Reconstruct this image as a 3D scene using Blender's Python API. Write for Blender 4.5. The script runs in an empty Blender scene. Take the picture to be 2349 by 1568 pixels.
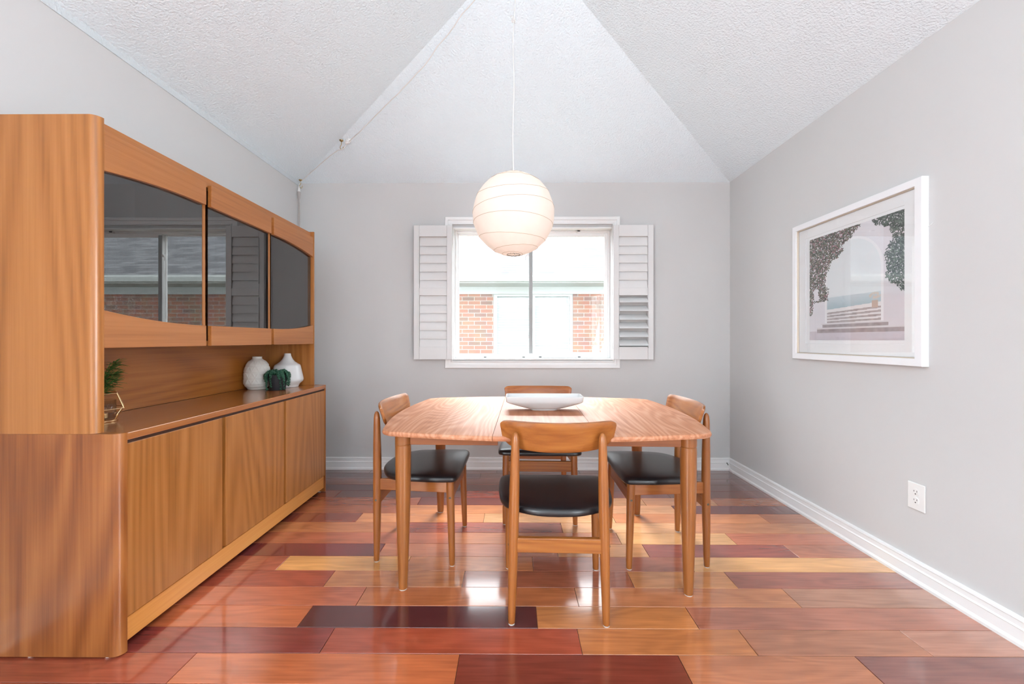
import bpy, bmesh, math, random
from mathutils import Vector, Matrix, noise
C = bpy.context.scene.collection
R = math.radians
PI = math.pi
random.seed(7)

# ------------------------------------------------------------------ camera, world, lights, exposure
F = 930.0                       # focal length in pixels of a 2349 px wide frame
CZ = 1.105                      # camera height
cam_d = bpy.data.cameras.new('camera')
cam_d.sensor_width = 36.0
cam_d.lens = F / 2349.0 * 36.0
cam_d.shift_x = 3.0 / 2349.0
cam_d.shift_y = -5.0 / 2349.0
cam_d.clip_start = 0.02
cam = bpy.data.objects.new('camera', cam_d)
cam.location = (0, 0, CZ)
cam.rotation_euler = (R(90), 0, R(0.4))
C.objects.link(cam)
bpy.context.scene.camera = cam

world = bpy.data.worlds.new('overcast_sky')
bpy.context.scene.world = world
world.use_nodes = True
wn = world.node_tree.nodes
bg = wn['Background']
bg.inputs[0].default_value = (0.93, 0.97, 1.0, 1)
bg.inputs[1].default_value = 8.5

def area(name, loc, rot, sx, sy, power, col=(1, 1, 1), portal=False, spread=180):
    l = bpy.data.lights.new(name, 'AREA')
    l.shape = 'RECTANGLE'; l.size = sx; l.size_y = sy; l.energy = power; l.color = col
    l.spread = R(spread)
    if portal:
        l.cycles.is_portal = True
    o = bpy.data.objects.new(name, l)
    o.location = loc; o.rotation_euler = rot
    C.objects.link(o)
    return o
YW = 3.46                       # inner face of the window wall
XL, XR = -1.825, 1.84           # side walls
YB = -3.0                       # wall behind the camera
WH = 2.444                      # wall height
# window openings act as daylight portals
area('window_daylight_portal', (0.163, YW + 0.16, 1.5), (R(-90), 0, 0), 1.40, 1.15, 1, portal=True)
# added fill lamps outside two invented side windows behind the camera
area('side_fill_left', (XL - 0.15, -1.7, 1.32), (R(103), 0, R(-90)), 1.9, 1.6, 124, (0.88, 0.95, 1.0))
area('side_fill_right', (XR + 0.15, -1.7, 1.32), (R(103), 0, R(90)), 1.9, 1.6, 112, (0.88, 0.95, 1.0))
# added area lamp boosting the sky light that comes in above the neighbouring roof
area('sky_boost_lamp', (0.163, YW + 2.3, 4.15), (R(-48), 0, 0), 3.2, 1.5, 390, (0.95, 0.98, 1.0), spread=110)

vs = bpy.context.scene.view_settings
vs.view_transform = 'Standard'
vs.look = 'None'
vs.gamma = 1.0
vs.use_curve_mapping = False
vs.exposure = 0.13

# ------------------------------------------------------------------ helpers
def obj(name, bm, m, parent=None, smooth=False, bevel=None, segs=2, autosmooth=None):
    me = bpy.data.meshes.new(name)
    bmesh.ops.recalc_face_normals(bm, faces=bm.faces)
    bm.to_mesh(me); bm.free()
    o = bpy.data.objects.new(name, me)
    if m is not None:
        for mm in (m if isinstance(m, (list, tuple)) else [m]):
            me.materials.append(mm)
    C.objects.link(o)
    if parent is not None:
        o.parent = parent
    if smooth:
        for p in me.polygons: p.use_smooth = True
    if autosmooth is not None:
        for p in me.polygons: p.use_smooth = True
        for e in me.edges: pass
        b2 = bmesh.new(); b2.from_mesh(me)
        for e in b2.edges:
            if len(e.link_faces) == 2 and e.calc_face_angle(0) > R(autosmooth):
                e.smooth = False
        b2.to_mesh(me); b2.free()
    if bevel:
        md = o.modifiers.new('bevel', 'BEVEL')
        md.width = bevel; md.segments = segs; md.limit_method = 'ANGLE'; md.angle_limit = R(40)
        md.harden_normals = False
    return o
def thing(name, label, cat, loc=(0, 0, 0), rz=0.0, group=None):
    o = bpy.data.objects.new(name, None)
    o.empty_display_size = 0.1
    C.objects.link(o)
    o.location = loc; o.rotation_euler = (0, 0, rz)
    o['label'] = label; o['category'] = cat
    if group: o['group'] = group
    return o
def tag(o, label, cat, group=None, kind=None):
    o['label'] = label; o['category'] = cat
    if group: o['group'] = group
    if kind: o['kind'] = kind
    return o
def struct(name, bm, m, parent=None, **k):
    o = obj(name, bm, m, parent, **k)
    if parent is None: o['kind'] = 'structure'
    return o
def dup(root):
    r = root.copy(); C.objects.link(r)
    for ch in list(root.children):
        c = ch.copy(); C.objects.link(c); c.parent = r
        for g in list(ch.children):
            d = g.copy(); C.objects.link(d); d.parent = c
    return r
def BM(): return bmesh.new()
def bx(bm, x0, x1, y0, y1, z0, z1, mi=0):
    vs_ = [bm.verts.new(p) for p in ((x0,y0,z0),(x1,y0,z0),(x1,y1,z0),(x0,y1,z0),(x0,y0,z1),(x1,y0,z1),(x1,y1,z1),(x0,y1,z1))]
    for f in ((0,3,2,1),(4,5,6,7),(0,1,5,4),(1,2,6,5),(2,3,7,6),(3,0,4,7)):
        fc = bm.faces.new([vs_[i] for i in f]); fc.material_index = mi
    return vs_
def box(x0, x1, y0, y1, z0, z1):
    bm = BM(); bx(bm, x0, x1, y0, y1, z0, z1); return bm
def hexa(bm, pts):
    vs_ = [bm.verts.new(p) for p in pts]
    for f in ((0,3,2,1),(4,5,6,7),(0,1,5,4),(1,2,6,5),(2,3,7,6),(3,0,4,7)):
        bm.faces.new([vs_[i] for i in f])
def prism(bm, pts, a, b, axis='z'):
    """closed prism of a 2-D polygon between a and b along an axis"""
    def P(p, t):
        if axis == 'z': return (p[0], p[1], t)
        if axis == 'x': return (t, p[0], p[1])
        return (p[0], t, p[1])
    lo = [bm.verts.new(P(p, a)) for p in pts]; hi = [bm.verts.new(P(p, b)) for p in pts]
    bm.faces.new(lo[::-1]); bm.faces.new(hi)
    n = len(pts)
    for i in range(n):
        bm.faces.new((lo[i], lo[(i+1) % n], hi[(i+1) % n], hi[i]))
def rings(bm, rs, cap0=True, cap1=True):
    """skin a list of closed rings of points"""
    vr = [[bm.verts.new(p) for p in r] for r in rs]
    n = len(vr[0])
    for a, b in zip(vr[:-1], vr[1:]):
        for i in range(n):
            bm.faces.new((a[i], a[(i+1) % n], b[(i+1) % n], b[i]))
    if cap0: bm.faces.new(vr[0][::-1])
    if cap1: bm.faces.new(vr[-1])
def lathe(bm, prof, n=32, cx=0, cy=0, cap0=True, cap1=True):
    rings(bm, [[(cx + r*math.cos(2*PI*i/n), cy + r*math.sin(2*PI*i/n), z) for i in range(n)] for r, z in prof], cap0, cap1)
def tube(bm, pts, rad, n=10, cap=True):
    pts = [Vector(p) for p in pts]
    rs = rad if isinstance(rad, (list, tuple)) else [rad]*len(pts)
    out = []
    up = None
    for i, p in enumerate(pts):
        t = (pts[min(i+1, len(pts)-1)] - pts[max(i-1, 0)]).normalized()
        if up is None:
            up = Vector((0, 0, 1)) if abs(t.z) < 0.9 else Vector((1, 0, 0))
        s = t.cross(up)
        if s.length < 1e-6: s = t.cross(Vector((0, 1, 0)))
        s.normalize(); up = s.cross(t).normalized()
        out.append([tuple(p + rs[i]*(math.cos(2*PI*k/n)*s + math.sin(2*PI*k/n)*up)) for k in range(n)])
    rings(bm, out, cap, cap)
def catmull(pts, k=8, closed=False):
    P = [Vector(p) for p in pts]; n = len(P); out = []
    rng = range(n) if closed else range(n-1)
    for i in rng:
        if closed: a, b, c, d = P[(i-1) % n], P[i], P[(i+1) % n], P[(i+2) % n]
        else: a, b, c, d = P[max(i-1,0)], P[i], P[i+1], P[min(i+2,n-1)]
        for j in range(k):
            t = j/k
            out.append(0.5*((2*b) + (c-a)*t + (2*a-5*b+4*c-d)*t*t + (3*b-a-3*c+d)*t**3))
    if not closed: out.append(P[-1])
    return out
def wall_profile(bm, prof, p0, p1, nrm):
    """extrude a moulding profile (out, z) from p0 to p1 (xy), nrm = direction into the room"""
    a = [bm.verts.new((p0[0]+nrm[0]*o, p0[1]+nrm[1]*o, z)) for o, z in prof]
    b = [bm.verts.new((p1[0]+nrm[0]*o, p1[1]+nrm[1]*o, z)) for o, z in prof]
    n = len(prof)
    bm.faces.new(a); bm.faces.new(b[::-1])
    for i in range(n):
        bm.faces.new((a[i], a[(i+1) % n], b[(i+1) % n], b[i]))

# ------------------------------------------------------------------ materials
def mat(name):
    m = bpy.data.materials.new(name); m.use_nodes = True
    nt = m.node_tree
    return m, nt, nt.nodes['Principled BSDF']
def nd(nt, t, **k):
    n = nt.nodes.new(t)
    for a, v in k.items(): setattr(n, a, v)
    return n
def lin(h):
    h = h.lstrip('#'); c = [int(h[i:i+2], 16)/255 for i in (0, 2, 4)]
    return tuple(x/12.92 if x <= .04045 else ((x+.055)/1.055)**2.4 for x in c)
def plain(name, col, rough=0.5, metal=0.0, spec=0.5, coat=0.0, bump=None, noise_amt=0.03, nscale=12):
    m, nt, p = mat(name)
    p.inputs['Roughness'].default_value = rough
    p.inputs['Metallic'].default_value = metal
    p.inputs['Specular IOR Level'].default_value = spec
    p.inputs['Coat Weight'].default_value = coat
    tc = nd(nt, 'ShaderNodeTexCoord')
    n = nd(nt, 'ShaderNodeTexNoise'); n.inputs['Scale'].default_value = nscale; n.inputs['Detail'].default_value = 3
    nt.links.new(tc.outputs['Object'], n.inputs['Vector'])
    mx = nd(nt, 'ShaderNodeMix', data_type='RGBA')
    nt.links.new(n.outputs['Fac'], mx.inputs[0])
    mx.inputs[6].default_value = tuple(c*(1-noise_amt) for c in col) + (1,)
    mx.inputs[7].default_value = tuple(min(1, c*(1+noise_amt)) for c in col) + (1,)
    nt.links.new(mx.outputs[2], p.inputs['Base Color'])
    if bump:
        bn = nd(nt, 'ShaderNodeTexNoise'); bn.inputs['Scale'].default_value = bump[0]; bn.inputs['Detail'].default_value = 2.2
        nt.links.new(tc.outputs['Object'], bn.inputs['Vector'])
        b = nd(nt, 'ShaderNodeBump'); b.inputs['Strength'].default_value = bump[1]; b.inputs['Distance'].default_value = bump[2]
        nt.links.new(bn.outputs['Fac'], b.inputs['Height'])
        nt.links.new(b.outputs['Normal'], p.inputs['Normal'])
    return m
def wood(name, dark, mid, light, axis='z', rough=0.35, coat=0.0, rings_=9.0, scale=2.2, stretch=0.06, fine=0.5, contour=0.5, coat_rough=0.15, det=1.5, spec=0.5):
    m, nt, p = mat(name)
    L = nt.links.new
    p.inputs['Roughness'].default_value = rough
    p.inputs['Coat Weight'].default_value = coat
    p.inputs['Specular IOR Level'].default_value = spec
    p.inputs['Coat Roughness'].default_value = coat_rough
    tc = nd(nt, 'ShaderNodeTexCoord')
    oi = nd(nt, 'ShaderNodeObjectInfo')
    off = nd(nt, 'ShaderNodeVectorMath', operation='MULTIPLY_ADD')
    cx = nd(nt, 'ShaderNodeCombineXYZ')
    for i in range(3): L(oi.outputs['Random'], cx.inputs[i])
    L(cx.outputs[0], off.inputs[0]); off.inputs[1].default_value = (3.7, 5.1, 7.3)
    L(tc.outputs['Object'], off.inputs[2])
    sc = [1.0, 1.0, 1.0]; sc['xyz'.index(axis)] = stretch
    mp = nd(nt, 'ShaderNodeVectorMath', operation='MULTIPLY'); mp.inputs[1].default_value = sc
    L(off.outputs[0], mp.inputs[0])
    n1 = nd(nt, 'ShaderNodeTexNoise'); n1.inputs['Scale'].default_value = scale; n1.inputs['Detail'].default_value = det
    n1.inputs['Roughness'].default_value = 0.4
    L(mp.outputs[0], n1.inputs['Vector'])
    mu = nd(nt, 'ShaderNodeMath', operation='MULTIPLY'); L(n1.outputs['Fac'], mu.inputs[0]); mu.inputs[1].default_value = rings_*2.6*6.283
    sn = nd(nt, 'ShaderNodeMath', operation='SINE'); L(mu.outputs[0], sn.inputs[0])
    ma = nd(nt, 'ShaderNodeMath', operation='MULTIPLY_ADD'); L(sn.outputs[0], ma.inputs[0]); ma.inputs[1].default_value = 0.3*contour; ma.inputs[2].default_value = 0.5
    sc2 = [1.0, 1.0, 1.0]; sc2['xyz'.index(axis)] = 0.02
    mp2 = nd(nt, 'ShaderNodeVectorMath', operation='MULTIPLY'); mp2.inputs[1].default_value = sc2
    L(off.outputs[0], mp2.inputs[0])
    n2 = nd(nt, 'ShaderNodeTexNoise'); n2.inputs['Scale'].default_value = 95; n2.inputs['Detail'].default_value = 5; n2.inputs['Roughness'].default_value = .6
    L(mp2.outputs[0], n2.inputs['Vector'])
    n3 = nd(nt, 'ShaderNodeTexNoise'); n3.inputs['Scale'].default_value = 22; n3.inputs['Detail'].default_value = 3
    L(mp2.outputs[0], n3.inputs['Vector'])
    a1 = nd(nt, 'ShaderNodeMath', operation='MULTIPLY_ADD'); L(n2.outputs['Fac'], a1.inputs[0]); a1.inputs[1].default_value = fine*2.2; L(ma.outputs[0], a1.inputs[2])
    a2 = nd(nt, 'ShaderNodeMath', operation='MULTIPLY_ADD'); L(n3.outputs['Fac'], a2.inputs[0]); a2.inputs[1].default_value = 0.5; L(a1.outputs[0], a2.inputs[2])
    mr = nd(nt, 'ShaderNodeMapRange'); L(a2.outputs[0], mr.inputs[0])
    c0 = 0.5 + fine*1.1 + 0.25; mr.inputs[1].default_value = c0-0.62; mr.inputs[2].default_value = c0+0.62
    rp = nd(nt, 'ShaderNodeValToRGB')
    e = rp.color_ramp.elements
    e[0].position = 0.0; e[0].color = dark + (1,)
    e[1].position = 1.0; e[1].color = light + (1,)
    x = rp.color_ramp.elements.new(0.45); x.color = mid + (1,)
    L(mr.outputs[0], rp.inputs[0])
    L(rp.outputs[0], p.inputs['Base Color'])
    b = nd(nt, 'ShaderNodeBump'); b.inputs['Strength'].default_value = 0.06; b.inputs['Distance'].default_value = 0.001
    L(n2.outputs['Fac'], b.inputs['Height']); L(b.outputs[0], p.inputs['Normal'])
    return m
def thin_glass(name, tint=(1, 1, 1), ior=1.5, rough=0.0):
    m = bpy.data.materials.new(name); m.use_nodes = True
    nt = m.node_tree; nt.nodes.clear(); L = nt.links.new
    out = nd(nt, 'ShaderNodeOutputMaterial')
    tr = nd(nt, 'ShaderNodeBsdfTransparent'); tr.inputs[0].default_value = tint + (1,)
    gl = nd(nt, 'ShaderNodeBsdfGlossy'); gl.inputs['Roughness'].default_value = rough
    fr = nd(nt, 'ShaderNodeFresnel'); fr.inputs[0].default_value = ior
    ge = nd(nt, 'ShaderNodeNewGeometry')          # same reflectance on both faces of the pane
    io = nd(nt, 'ShaderNodeMix'); io.inputs[2].default_value = ior; io.inputs[3].default_value = 1/ior
    L(ge.outputs['Backfacing'], io.inputs[0]); L(io.outputs[0], fr.inputs[0])
    mx = nd(nt, 'ShaderNodeMixShader')
    L(fr.outputs[0], mx.inputs[0]); L(tr.outputs[0], mx.inputs[1]); L(gl.outputs[0], mx.inputs[2]); L(mx.outputs[0], out.inputs[0])
    return m

M = {}
M['wall'] = plain('greige_wall_paint', (0.585, 0.583, 0.582), 0.75, bump=(180, 0.05, 0.002), noise_amt=0.01, nscale=1.2)
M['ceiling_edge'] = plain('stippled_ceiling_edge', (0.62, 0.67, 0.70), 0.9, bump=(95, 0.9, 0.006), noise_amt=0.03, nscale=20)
M['ceiling'] = plain('stippled_ceiling', (0.79, 0.89, 0.95), 0.9, bump=(95, 0.9, 0.006), noise_amt=0.015, nscale=2)
M['trim'] = plain('white_trim_paint', (0.80, 0.80, 0.80), 0.35, noise_amt=0.01)
M['vinyl'] = plain('white_vinyl', (0.84, 0.85, 0.85), 0.35, noise_amt=0.01)
M['vinyl_shade'] = plain('shaded_mullion_grey', (0.36, 0.38, 0.38), 0.5)  # grey paints the shaded side of the centre mullion
M['shutter'] = plain('shutter_paint', (0.70, 0.70, 0.70), 0.45, noise_amt=0.01)
M['cab'] = wood('teak_cabinet_upright', lin('#82501f'), lin('#a2662f'), lin('#b57a42'), 'z', 0.33, 0.15, rings_=12, scale=2.0, stretch=0.07, contour=.7)
M['cab_side'] = wood('teak_cabinet_side', lin('#6a3614'), lin('#8f5325'), lin('#ab6d38'), 'z', 0.30, 0.25, rings_=10, scale=1.7, stretch=0.10, contour=.8, det=2.5)
M['cab_h'] = wood('teak_cabinet_lengthwise', lin('#8a5228'), lin('#a66834'), lin('#b87b45'), 'y', 0.33, 0.2, rings_=5, scale=2.0, stretch=0.06, contour=.4)
M['cab_light'] = wood('teak_plinth_lengthwise', lin('#b87030'), lin('#d08b43'), lin('#dc9d55'), 'y', 0.35, 0.15, rings_=4, scale=2.0, stretch=0.08, contour=.3)
M['cab_top'] = wood('teak_counter', lin('#844c26'), lin('#a06132'), lin('#b27440'), 'y', 0.22, 0.4, rings_=6, scale=2.0, stretch=0.06, contour=.45)
M['cab_in'] = wood('teak_back_panel', lin('#6f3915'), lin('#96581f'), lin('#ab6b2e'), 'y', 0.35, 0.1, rings_=8, scale=2.2, stretch=0.07, contour=.6)
M['cab_dark'] = plain('recess_shade_brown', lin('#3a1d0c'), 0.6)  # dark brown stands in for shade in the gaps and grip cuts
M['cab_shelf'] = plain('dark_cabinet_interior', lin('#46301f'), 0.6)
M['chair'] = wood('chair_teak', lin('#78401a'), lin('#985a28'), lin('#ab6c35'), 'z', 0.32, 0.2, rings_=5, scale=5, stretch=0.1, contour=.35)
M['chair_x'] = wood('chair_teak_crosswise', lin('#6f3a16'), lin('#995b28'), lin('#ae7036'), 'x', 0.30, 0.25, rings_=6, scale=6, stretch=0.08, contour=.6)
M['chair_y'] = wood('chair_teak_rail', lin('#78401a'), lin('#9a5a28'), lin('#ad6d35'), 'y', 0.32, 0.2, rings_=5, scale=5, stretch=0.08, contour=.4)
M['table'] = wood('table_teak_top', lin('#9c6244'), lin('#b87c5a'), lin('#cd9c80'), 'y', 0.50, 0.0, rings_=17, scale=2.6, stretch=0.16, contour=.75, det=2.6, spec=.33, fine=.7, coat_rough=0.30)
M['table_leaf'] = wood('table_teak_leaf', lin('#925436'), lin('#af704f'), lin('#c08868'), 'y', 0.50, 0.0, spec=.33, rings_=10, scale=3.0, stretch=0.06, contour=.5, coat_rough=0.30)
M['table_leg'] = wood('table_teak_leg', lin('#74421e'), lin('#925829'), lin('#a56a36'), 'z', 0.32, 0.2, rings_=5, scale=5, stretch=0.1, contour=.35)
M['table_x'] = wood('table_teak_apron', lin('#6f3c1a'), lin('#8f5226'), lin('#a36535'), 'x', 0.35, 0.1, rings_=5, scale=5, stretch=0.08, contour=.4)
M['vinyl_black'] = plain('black_leatherette', (0.012, 0.012, 0.014), 0.30, spec=0.6, bump=(260, 0.12, 0.001), noise_amt=0.1)
M['felt'] = plain('pale_felt', (0.55, 0.52, 0.48), 0.9)
M['bolt'] = plain('dark_bolt_metal', (0.10, 0.10, 0.08), 0.35, metal=0.8)
M['brass'] = plain('aged_brass', (0.45, 0.34, 0.16), 0.3, metal=1.0)
M['gold'] = plain('gold_wire', (0.80, 0.55, 0.30), 0.22, metal=1.0)
M['ceramic'] = plain('white_ceramic', (0.66, 0.66, 0.66), 0.25, spec=.5, noise_amt=.02)
M['matte_ceramic'] = plain('matte_cream_ceramic', (0.62, 0.60, 0.56), 0.55, noise_amt=.03, bump=(150, .08, .002))
M['bowl'] = plain('glazed_bowl', (0.60, 0.60, 0.60), 0.2, noise_amt=.01)
M['pot'] = plain('charcoal_pot', (0.022, 0.022, 0.026), 0.6)
M['leaf'] = plain('deep_green_beads', (0.018, 0.085, 0.045), 0.4, noise_amt=.45, nscale=60)
M['leaf2'] = plain('bamboo_leaf_green', (0.07, 0.15, 0.03), 0.45, noise_amt=.5, nscale=30)
M['plastic'] = plain('white_plastic', (0.78, 0.78, 0.77), 0.35, noise_amt=.01)
M['slot'] = plain('dark_socket_slot', (0.05, 0.05, 0.05), 0.5)
M['cord'] = plain('pale_cord', (0.70, 0.70, 0.69), 0.5)
M['cord_grey'] = plain('warm_grey_cord', (0.42, 0.38, 0.37), 0.5)
M['glass'] = thin_glass('clear_glass', (0.97, 0.98, 0.98), 1.45)
M['pglass'] = thin_glass('picture_glass', (0.98, 0.98, 0.98), 1.5)
M['smoke'] = thin_glass('smoked_glass', (0.20, 0.17, 0.165), 2.4)
M['frame'] = plain('white_picture_frame', (0.80, 0.81, 0.83), 0.35, noise_amt=.01)
M['mat'] = plain('white_mat_board', (0.84, 0.85, 0.86), 0.8, noise_amt=.01)
M['liner'] = plain('champagne_liner', (0.62, 0.54, 0.44), 0.35, metal=.6)

# ------------------------------------------------------------------ floor (each board has its own tone)
def floor_material():
    m, nt, p = mat('hardwood_boards'); L = nt.links.new
    at = nd(nt, 'ShaderNodeAttribute', attribute_name='tone')
    tc = nd(nt, 'ShaderNodeTexCoord')
    cx = nd(nt, 'ShaderNodeCombineXYZ'); L(at.outputs['Alpha'], cx.inputs[0]); L(at.outputs['Alpha'], cx.inputs[1]); L(at.outputs['Alpha'], cx.inputs[2])
    off = nd(nt, 'ShaderNodeVectorMath', operation='MULTIPLY_ADD'); L(cx.outputs[0], off.inputs[0]); off.inputs[1].default_value = (31, 17, 43); L(tc.outputs['Object'], off.inputs[2])
    a = nd(nt, 'ShaderNodeVectorMath', operation='MULTIPLY'); a.inputs[1].default_value = (0.22, 1, 1); L(off.outputs[0], a.inputs[0])
    n1 = nd(nt, 'ShaderNodeTexNoise'); n1.inputs['Scale'].default_value = 5.5; n1.inputs['Detail'].default_value = 2; L(a.outputs[0], n1.inputs['Vector'])
    mu = nd(nt, 'ShaderNodeMath', operation='MULTIPLY'); mu.inputs[1].default_value = 70; L(n1.outputs['Fac'], mu.inputs[0])
    sn = nd(nt, 'ShaderNodeMath', operation='SINE'); L(mu.outputs[0], sn.inputs[0])
    b = nd(nt, 'ShaderNodeVectorMath', operation='MULTIPLY'); b.inputs[1].default_value = (0.05, 1, 1); L(off.outputs[0], b.inputs[0])
    n2 = nd(nt, 'ShaderNodeTexNoise'); n2.inputs['Scale'].default_value = 120; n2.inputs['Detail'].default_value = 4; L(b.outputs[0], n2.inputs['Vector'])
    n3 = nd(nt, 'ShaderNodeTexNoise'); n3.inputs['Scale'].default_value = 9; n3.inputs['Detail'].default_value = 2; L(a.outputs[0], n3.inputs['Vector'])
    s1 = nd(nt, 'ShaderNodeMath', operation='MULTIPLY_ADD'); L(sn.outputs[0], s1.inputs[0]); s1.inputs[1].default_value = 0.07; s1.inputs[2].default_value = 0.38
    s2 = nd(nt, 'ShaderNodeMath', operation='MULTIPLY_ADD'); L(n2.outputs['Fac'], s2.inputs[0]); s2.inputs[1].default_value = 0.55; L(s1.outputs[0], s2.inputs[2])
    s3 = nd(nt, 'ShaderNodeMath', operation='MULTIPLY_ADD'); L(n3.outputs['Fac'], s3.inputs[0]); s3.inputs[1].default_value = 0.65; L(s2.outputs[0], s3.inputs[2])
    mr = nd(nt, 'ShaderNodeVectorMath', operation='SCALE'); L(at.outputs['Color'], mr.inputs[0]); L(s3.outputs[0], mr.inputs['Scale'])
    L(mr.outputs[0], p.inputs['Base Color'])
    p.inputs['Roughness'].default_value = 0.24
    p.inputs['Coat Weight'].default_value = 1.0; p.inputs['Coat Roughness'].default_value = 0.10; p.inputs['Coat IOR'].default_value = 1.62
    bp = nd(nt, 'ShaderNodeBump'); bp.inputs['Strength'].default_value = 0.05; bp.inputs['Distance'].default_value = 0.002
    L(n2.outputs['Fac'], bp.inputs['Height']); L(bp.outputs[0], p.inputs['Normal'])
    return m
M['floor'] = floor_material()
ROW0, RW = 1.4257, 0.1285
rows = {
 -1: [(-1.119,'#9a4a35'),(-.19,'#bc6740'),(.576,'#7c382b'),(1.192,'#b6704c'),(9,'#875048')],
 0: [(-.686,'#843a34'),(.243,'#a54b33'),(.857,'#b87244'),(1.468,'#ac6c4e'),(9,'#b0755e')],
 1: [(-.834,'#b8633f'),(.093,'#5a2a2b'),(.711,'#c07a48'),(9,'#a86650')],
 2: [(-.657,'#b25f42'),(.271,'#b56a41'),(1.192,'#bf7a52'),(9,'#a6735c')],
 3: [(-.854,'#964634'),(-.232,'#c07a4e'),(.541,'#a05a42'),(1.002,'#c88552'),(9,'#96584a')],
 4: [(-1.145,'#9c4f3a'),(-.524,'#d6985c'),(.095,'#b8724a'),(.865,'#a05a44'),(9,'#d8a06a')],
 5: [(-.696,'#6e302e'),(.228,'#b06a4c'),(.694,'#c98c5e'),(1.452,'#924c42'),(9,'#b06a50')],
 6: [(-.35,'#a35a40'),(.586,'#b9724c'),(1.208,'#cf9866'),(9,'#b5684c')],
 7: [(-.636,'#ae6a44'),(.284,'#8c4638'),(1.037,'#cc9468'),(9,'#bd7a52')],
 8: [(-.961,'#8a4636'),(-.183,'#c47e52'),(.62,'#d09868'),(1.55,'#c47c50'),(9,'#b06a48')],
 9: [(-.70,'#a65c3e'),(.30,'#c87f52'),(1.05,'#cc9066'),(9,'#6c3836')],
 10: [(-.646,'#9c543a'),(-.02,'#7c3a32'),(.888,'#c68a5e'),(1.37,'#c08058'),(9,'#a46244')],
 11: [(-1.26,'#8e4a36'),(-.34,'#6e3c36'),(.45,'#9c4a3c'),(1.1,'#80443e'),(9,'#7a4238')],
 12: [(-.4,'#5c3032'),(.6,'#704038'),(9,'#6c3c36')],
 13: [(-.75,'#8a4c3a'),(.25,'#8c4e3c'),(9,'#734238')],
 14: [(-.95,'#62363a'),(-.27,'#5a3438'),(.9,'#7e4a3c'),(9,'#6a3e38')],
 15: [(-1.2,'#6c3e38'),(-.14,'#7c4438'),(.55,'#5e3636'),(9,'#74443c')],
}
pal = ['#9a4a35','#bc6740','#7c382b','#b6704c','#875048','#b8633f','#5a2a2b','#c07a48','#a86650','#d6985c']
bm = BM()
tl = bm.loops.layers.float_color.new('tone')
def face_tone(fc, col, seed):
    for lp in fc.loops: lp[tl] = (col[0], col[1], col[2], seed)
vb = bx(bm, XL-.15, XR+.15, YB-.15, YW+.15, -0.12, -0.0025)
for fc in bm.faces: face_tone(fc, (0.05, 0.02, 0.015), 0)
k = int((YB-ROW0)//RW)
while True:
    y0 = ROW0+k*RW; y1 = y0+RW
    if y0 > YW: break
    spec = rows.get(k)
    if spec is None:
        spec = []; x = XL-.1+random.uniform(.1, .9)
        while x < XR: spec.append((x, random.choice(pal))); x += random.uniform(.5, .95)
        spec.append((9, random.choice(pal)))
    xa = XL-.02
    for xb, c in spec:
        xb = min(xb, XR+.02)
        g = 0.0007
        col = [q*w for q, w in zip(lin(c), (1.05, 1.04, .99))]; seed = random.random()
        a0, a1, b0, b1 = xa+g, xb-g, max(y0+g, YB), min(y1-g, YW+.02)
        n0 = len(bm.faces)
        e = 0.0012
        top = [bm.verts.new(p) for p in ((a0+e,b0+e,0),(a1-e,b0+e,0),(a1-e,b1-e,0),(a0+e,b1-e,0))]
        bot = [bm.verts.new(p) for p in ((a0,b0,-.0012),(a1,b0,-.0012),(a1,b1,-.0012),(a0,b1,-.0012))]
        fs = [bm.faces.new(top)]
        for i in range(4): fs.append(bm.faces.new((bot[i], bot[(i+1)%4], top[(i+1)%4], top[i])))
        for fc in fs: face_tone(fc, col, seed)
        xa = xb
        if xb >= XR+.02: break
    k += 1
fl = struct('floor', bm, M['floor'])

# ------------------------------------------------------------------ walls and ceiling
WX0, WX1, WZ0, WZ1 = -.521, .848, .934, 2.061     # window opening
bm = BM()
T = .20
bx(bm, XL-.15, WX0, YW, YW+T, -.1, WH+.05); bx(bm, WX1, XR+.15, YW, YW+T, -.1, WH+.05)
bx(bm, WX0, WX1, YW, YW+T, -.1, WZ0); bx(bm, WX0, WX1, YW, YW+T, WZ1, WH+.05)
struct('wall_back', bm, M['wall'])
SW = (-2.7, -.7, .48, 2.16)      # side openings added behind the camera for the fill lamps: y0, y1, z0, z1
for nm, xa, xb in (('wall_left', XL-.15, XL), ('wall_right', XR, XR+.15)):
    bm = BM(); bx(bm, xa, xb, YB-.1, SW[0], -.1, WH+.03); bx(bm, xa, xb, SW[1], YW, -.1, WH+.03)
    bx(bm, xa, xb, SW[0], SW[1], -.1, SW[2]); bx(bm, xa, xb, SW[0], SW[1], SW[3], WH+.03)
    struct(nm, bm, M['wall'])
bm = box(XL-.15, XR+.15, YB-.15, YB, -.1, 3.3)
struct('wall_front', bm, M['wall'])
# vaulted ceiling: end slope over the window, two side slopes, ridge running back
PY = 2.05
PEAK = Vector(((1210-1178)/F*PY, PY, CZ+932/F*PY))
bm = BM()
def ext(p, d): return Vector(p)+Vector(d)
cl, cr = Vector((XL, YW, WH)), Vector((XR, YW, WH))
hl, hr = (cl-PEAK).normalized()*.28, (cr-PEAK).normalized()*.28
sl = (Vector((XL, PY, WH))-PEAK).normalized()*.22
sr = (Vector((XR, PY, WH))-PEAK).normalized()*.22
b_l, b_r, b_p = Vector((XL, YB-.15, WH))+sl, Vector((XR, YB-.15, WH))+sr, Vector((PEAK.x, YB-.15, PEAK.z))
def slope(pts, th=.10):
    a = [bm.verts.new(p) for p in pts]; b = [bm.verts.new(p+Vector((0, 0, th))) for p in pts]
    bm.faces.new(a); bm.faces.new(b[::-1])
    for i in range(len(a)): bm.faces.new((a[i], a[(i+1)%len(a)], b[(i+1)%len(a)], b[i]))
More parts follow.
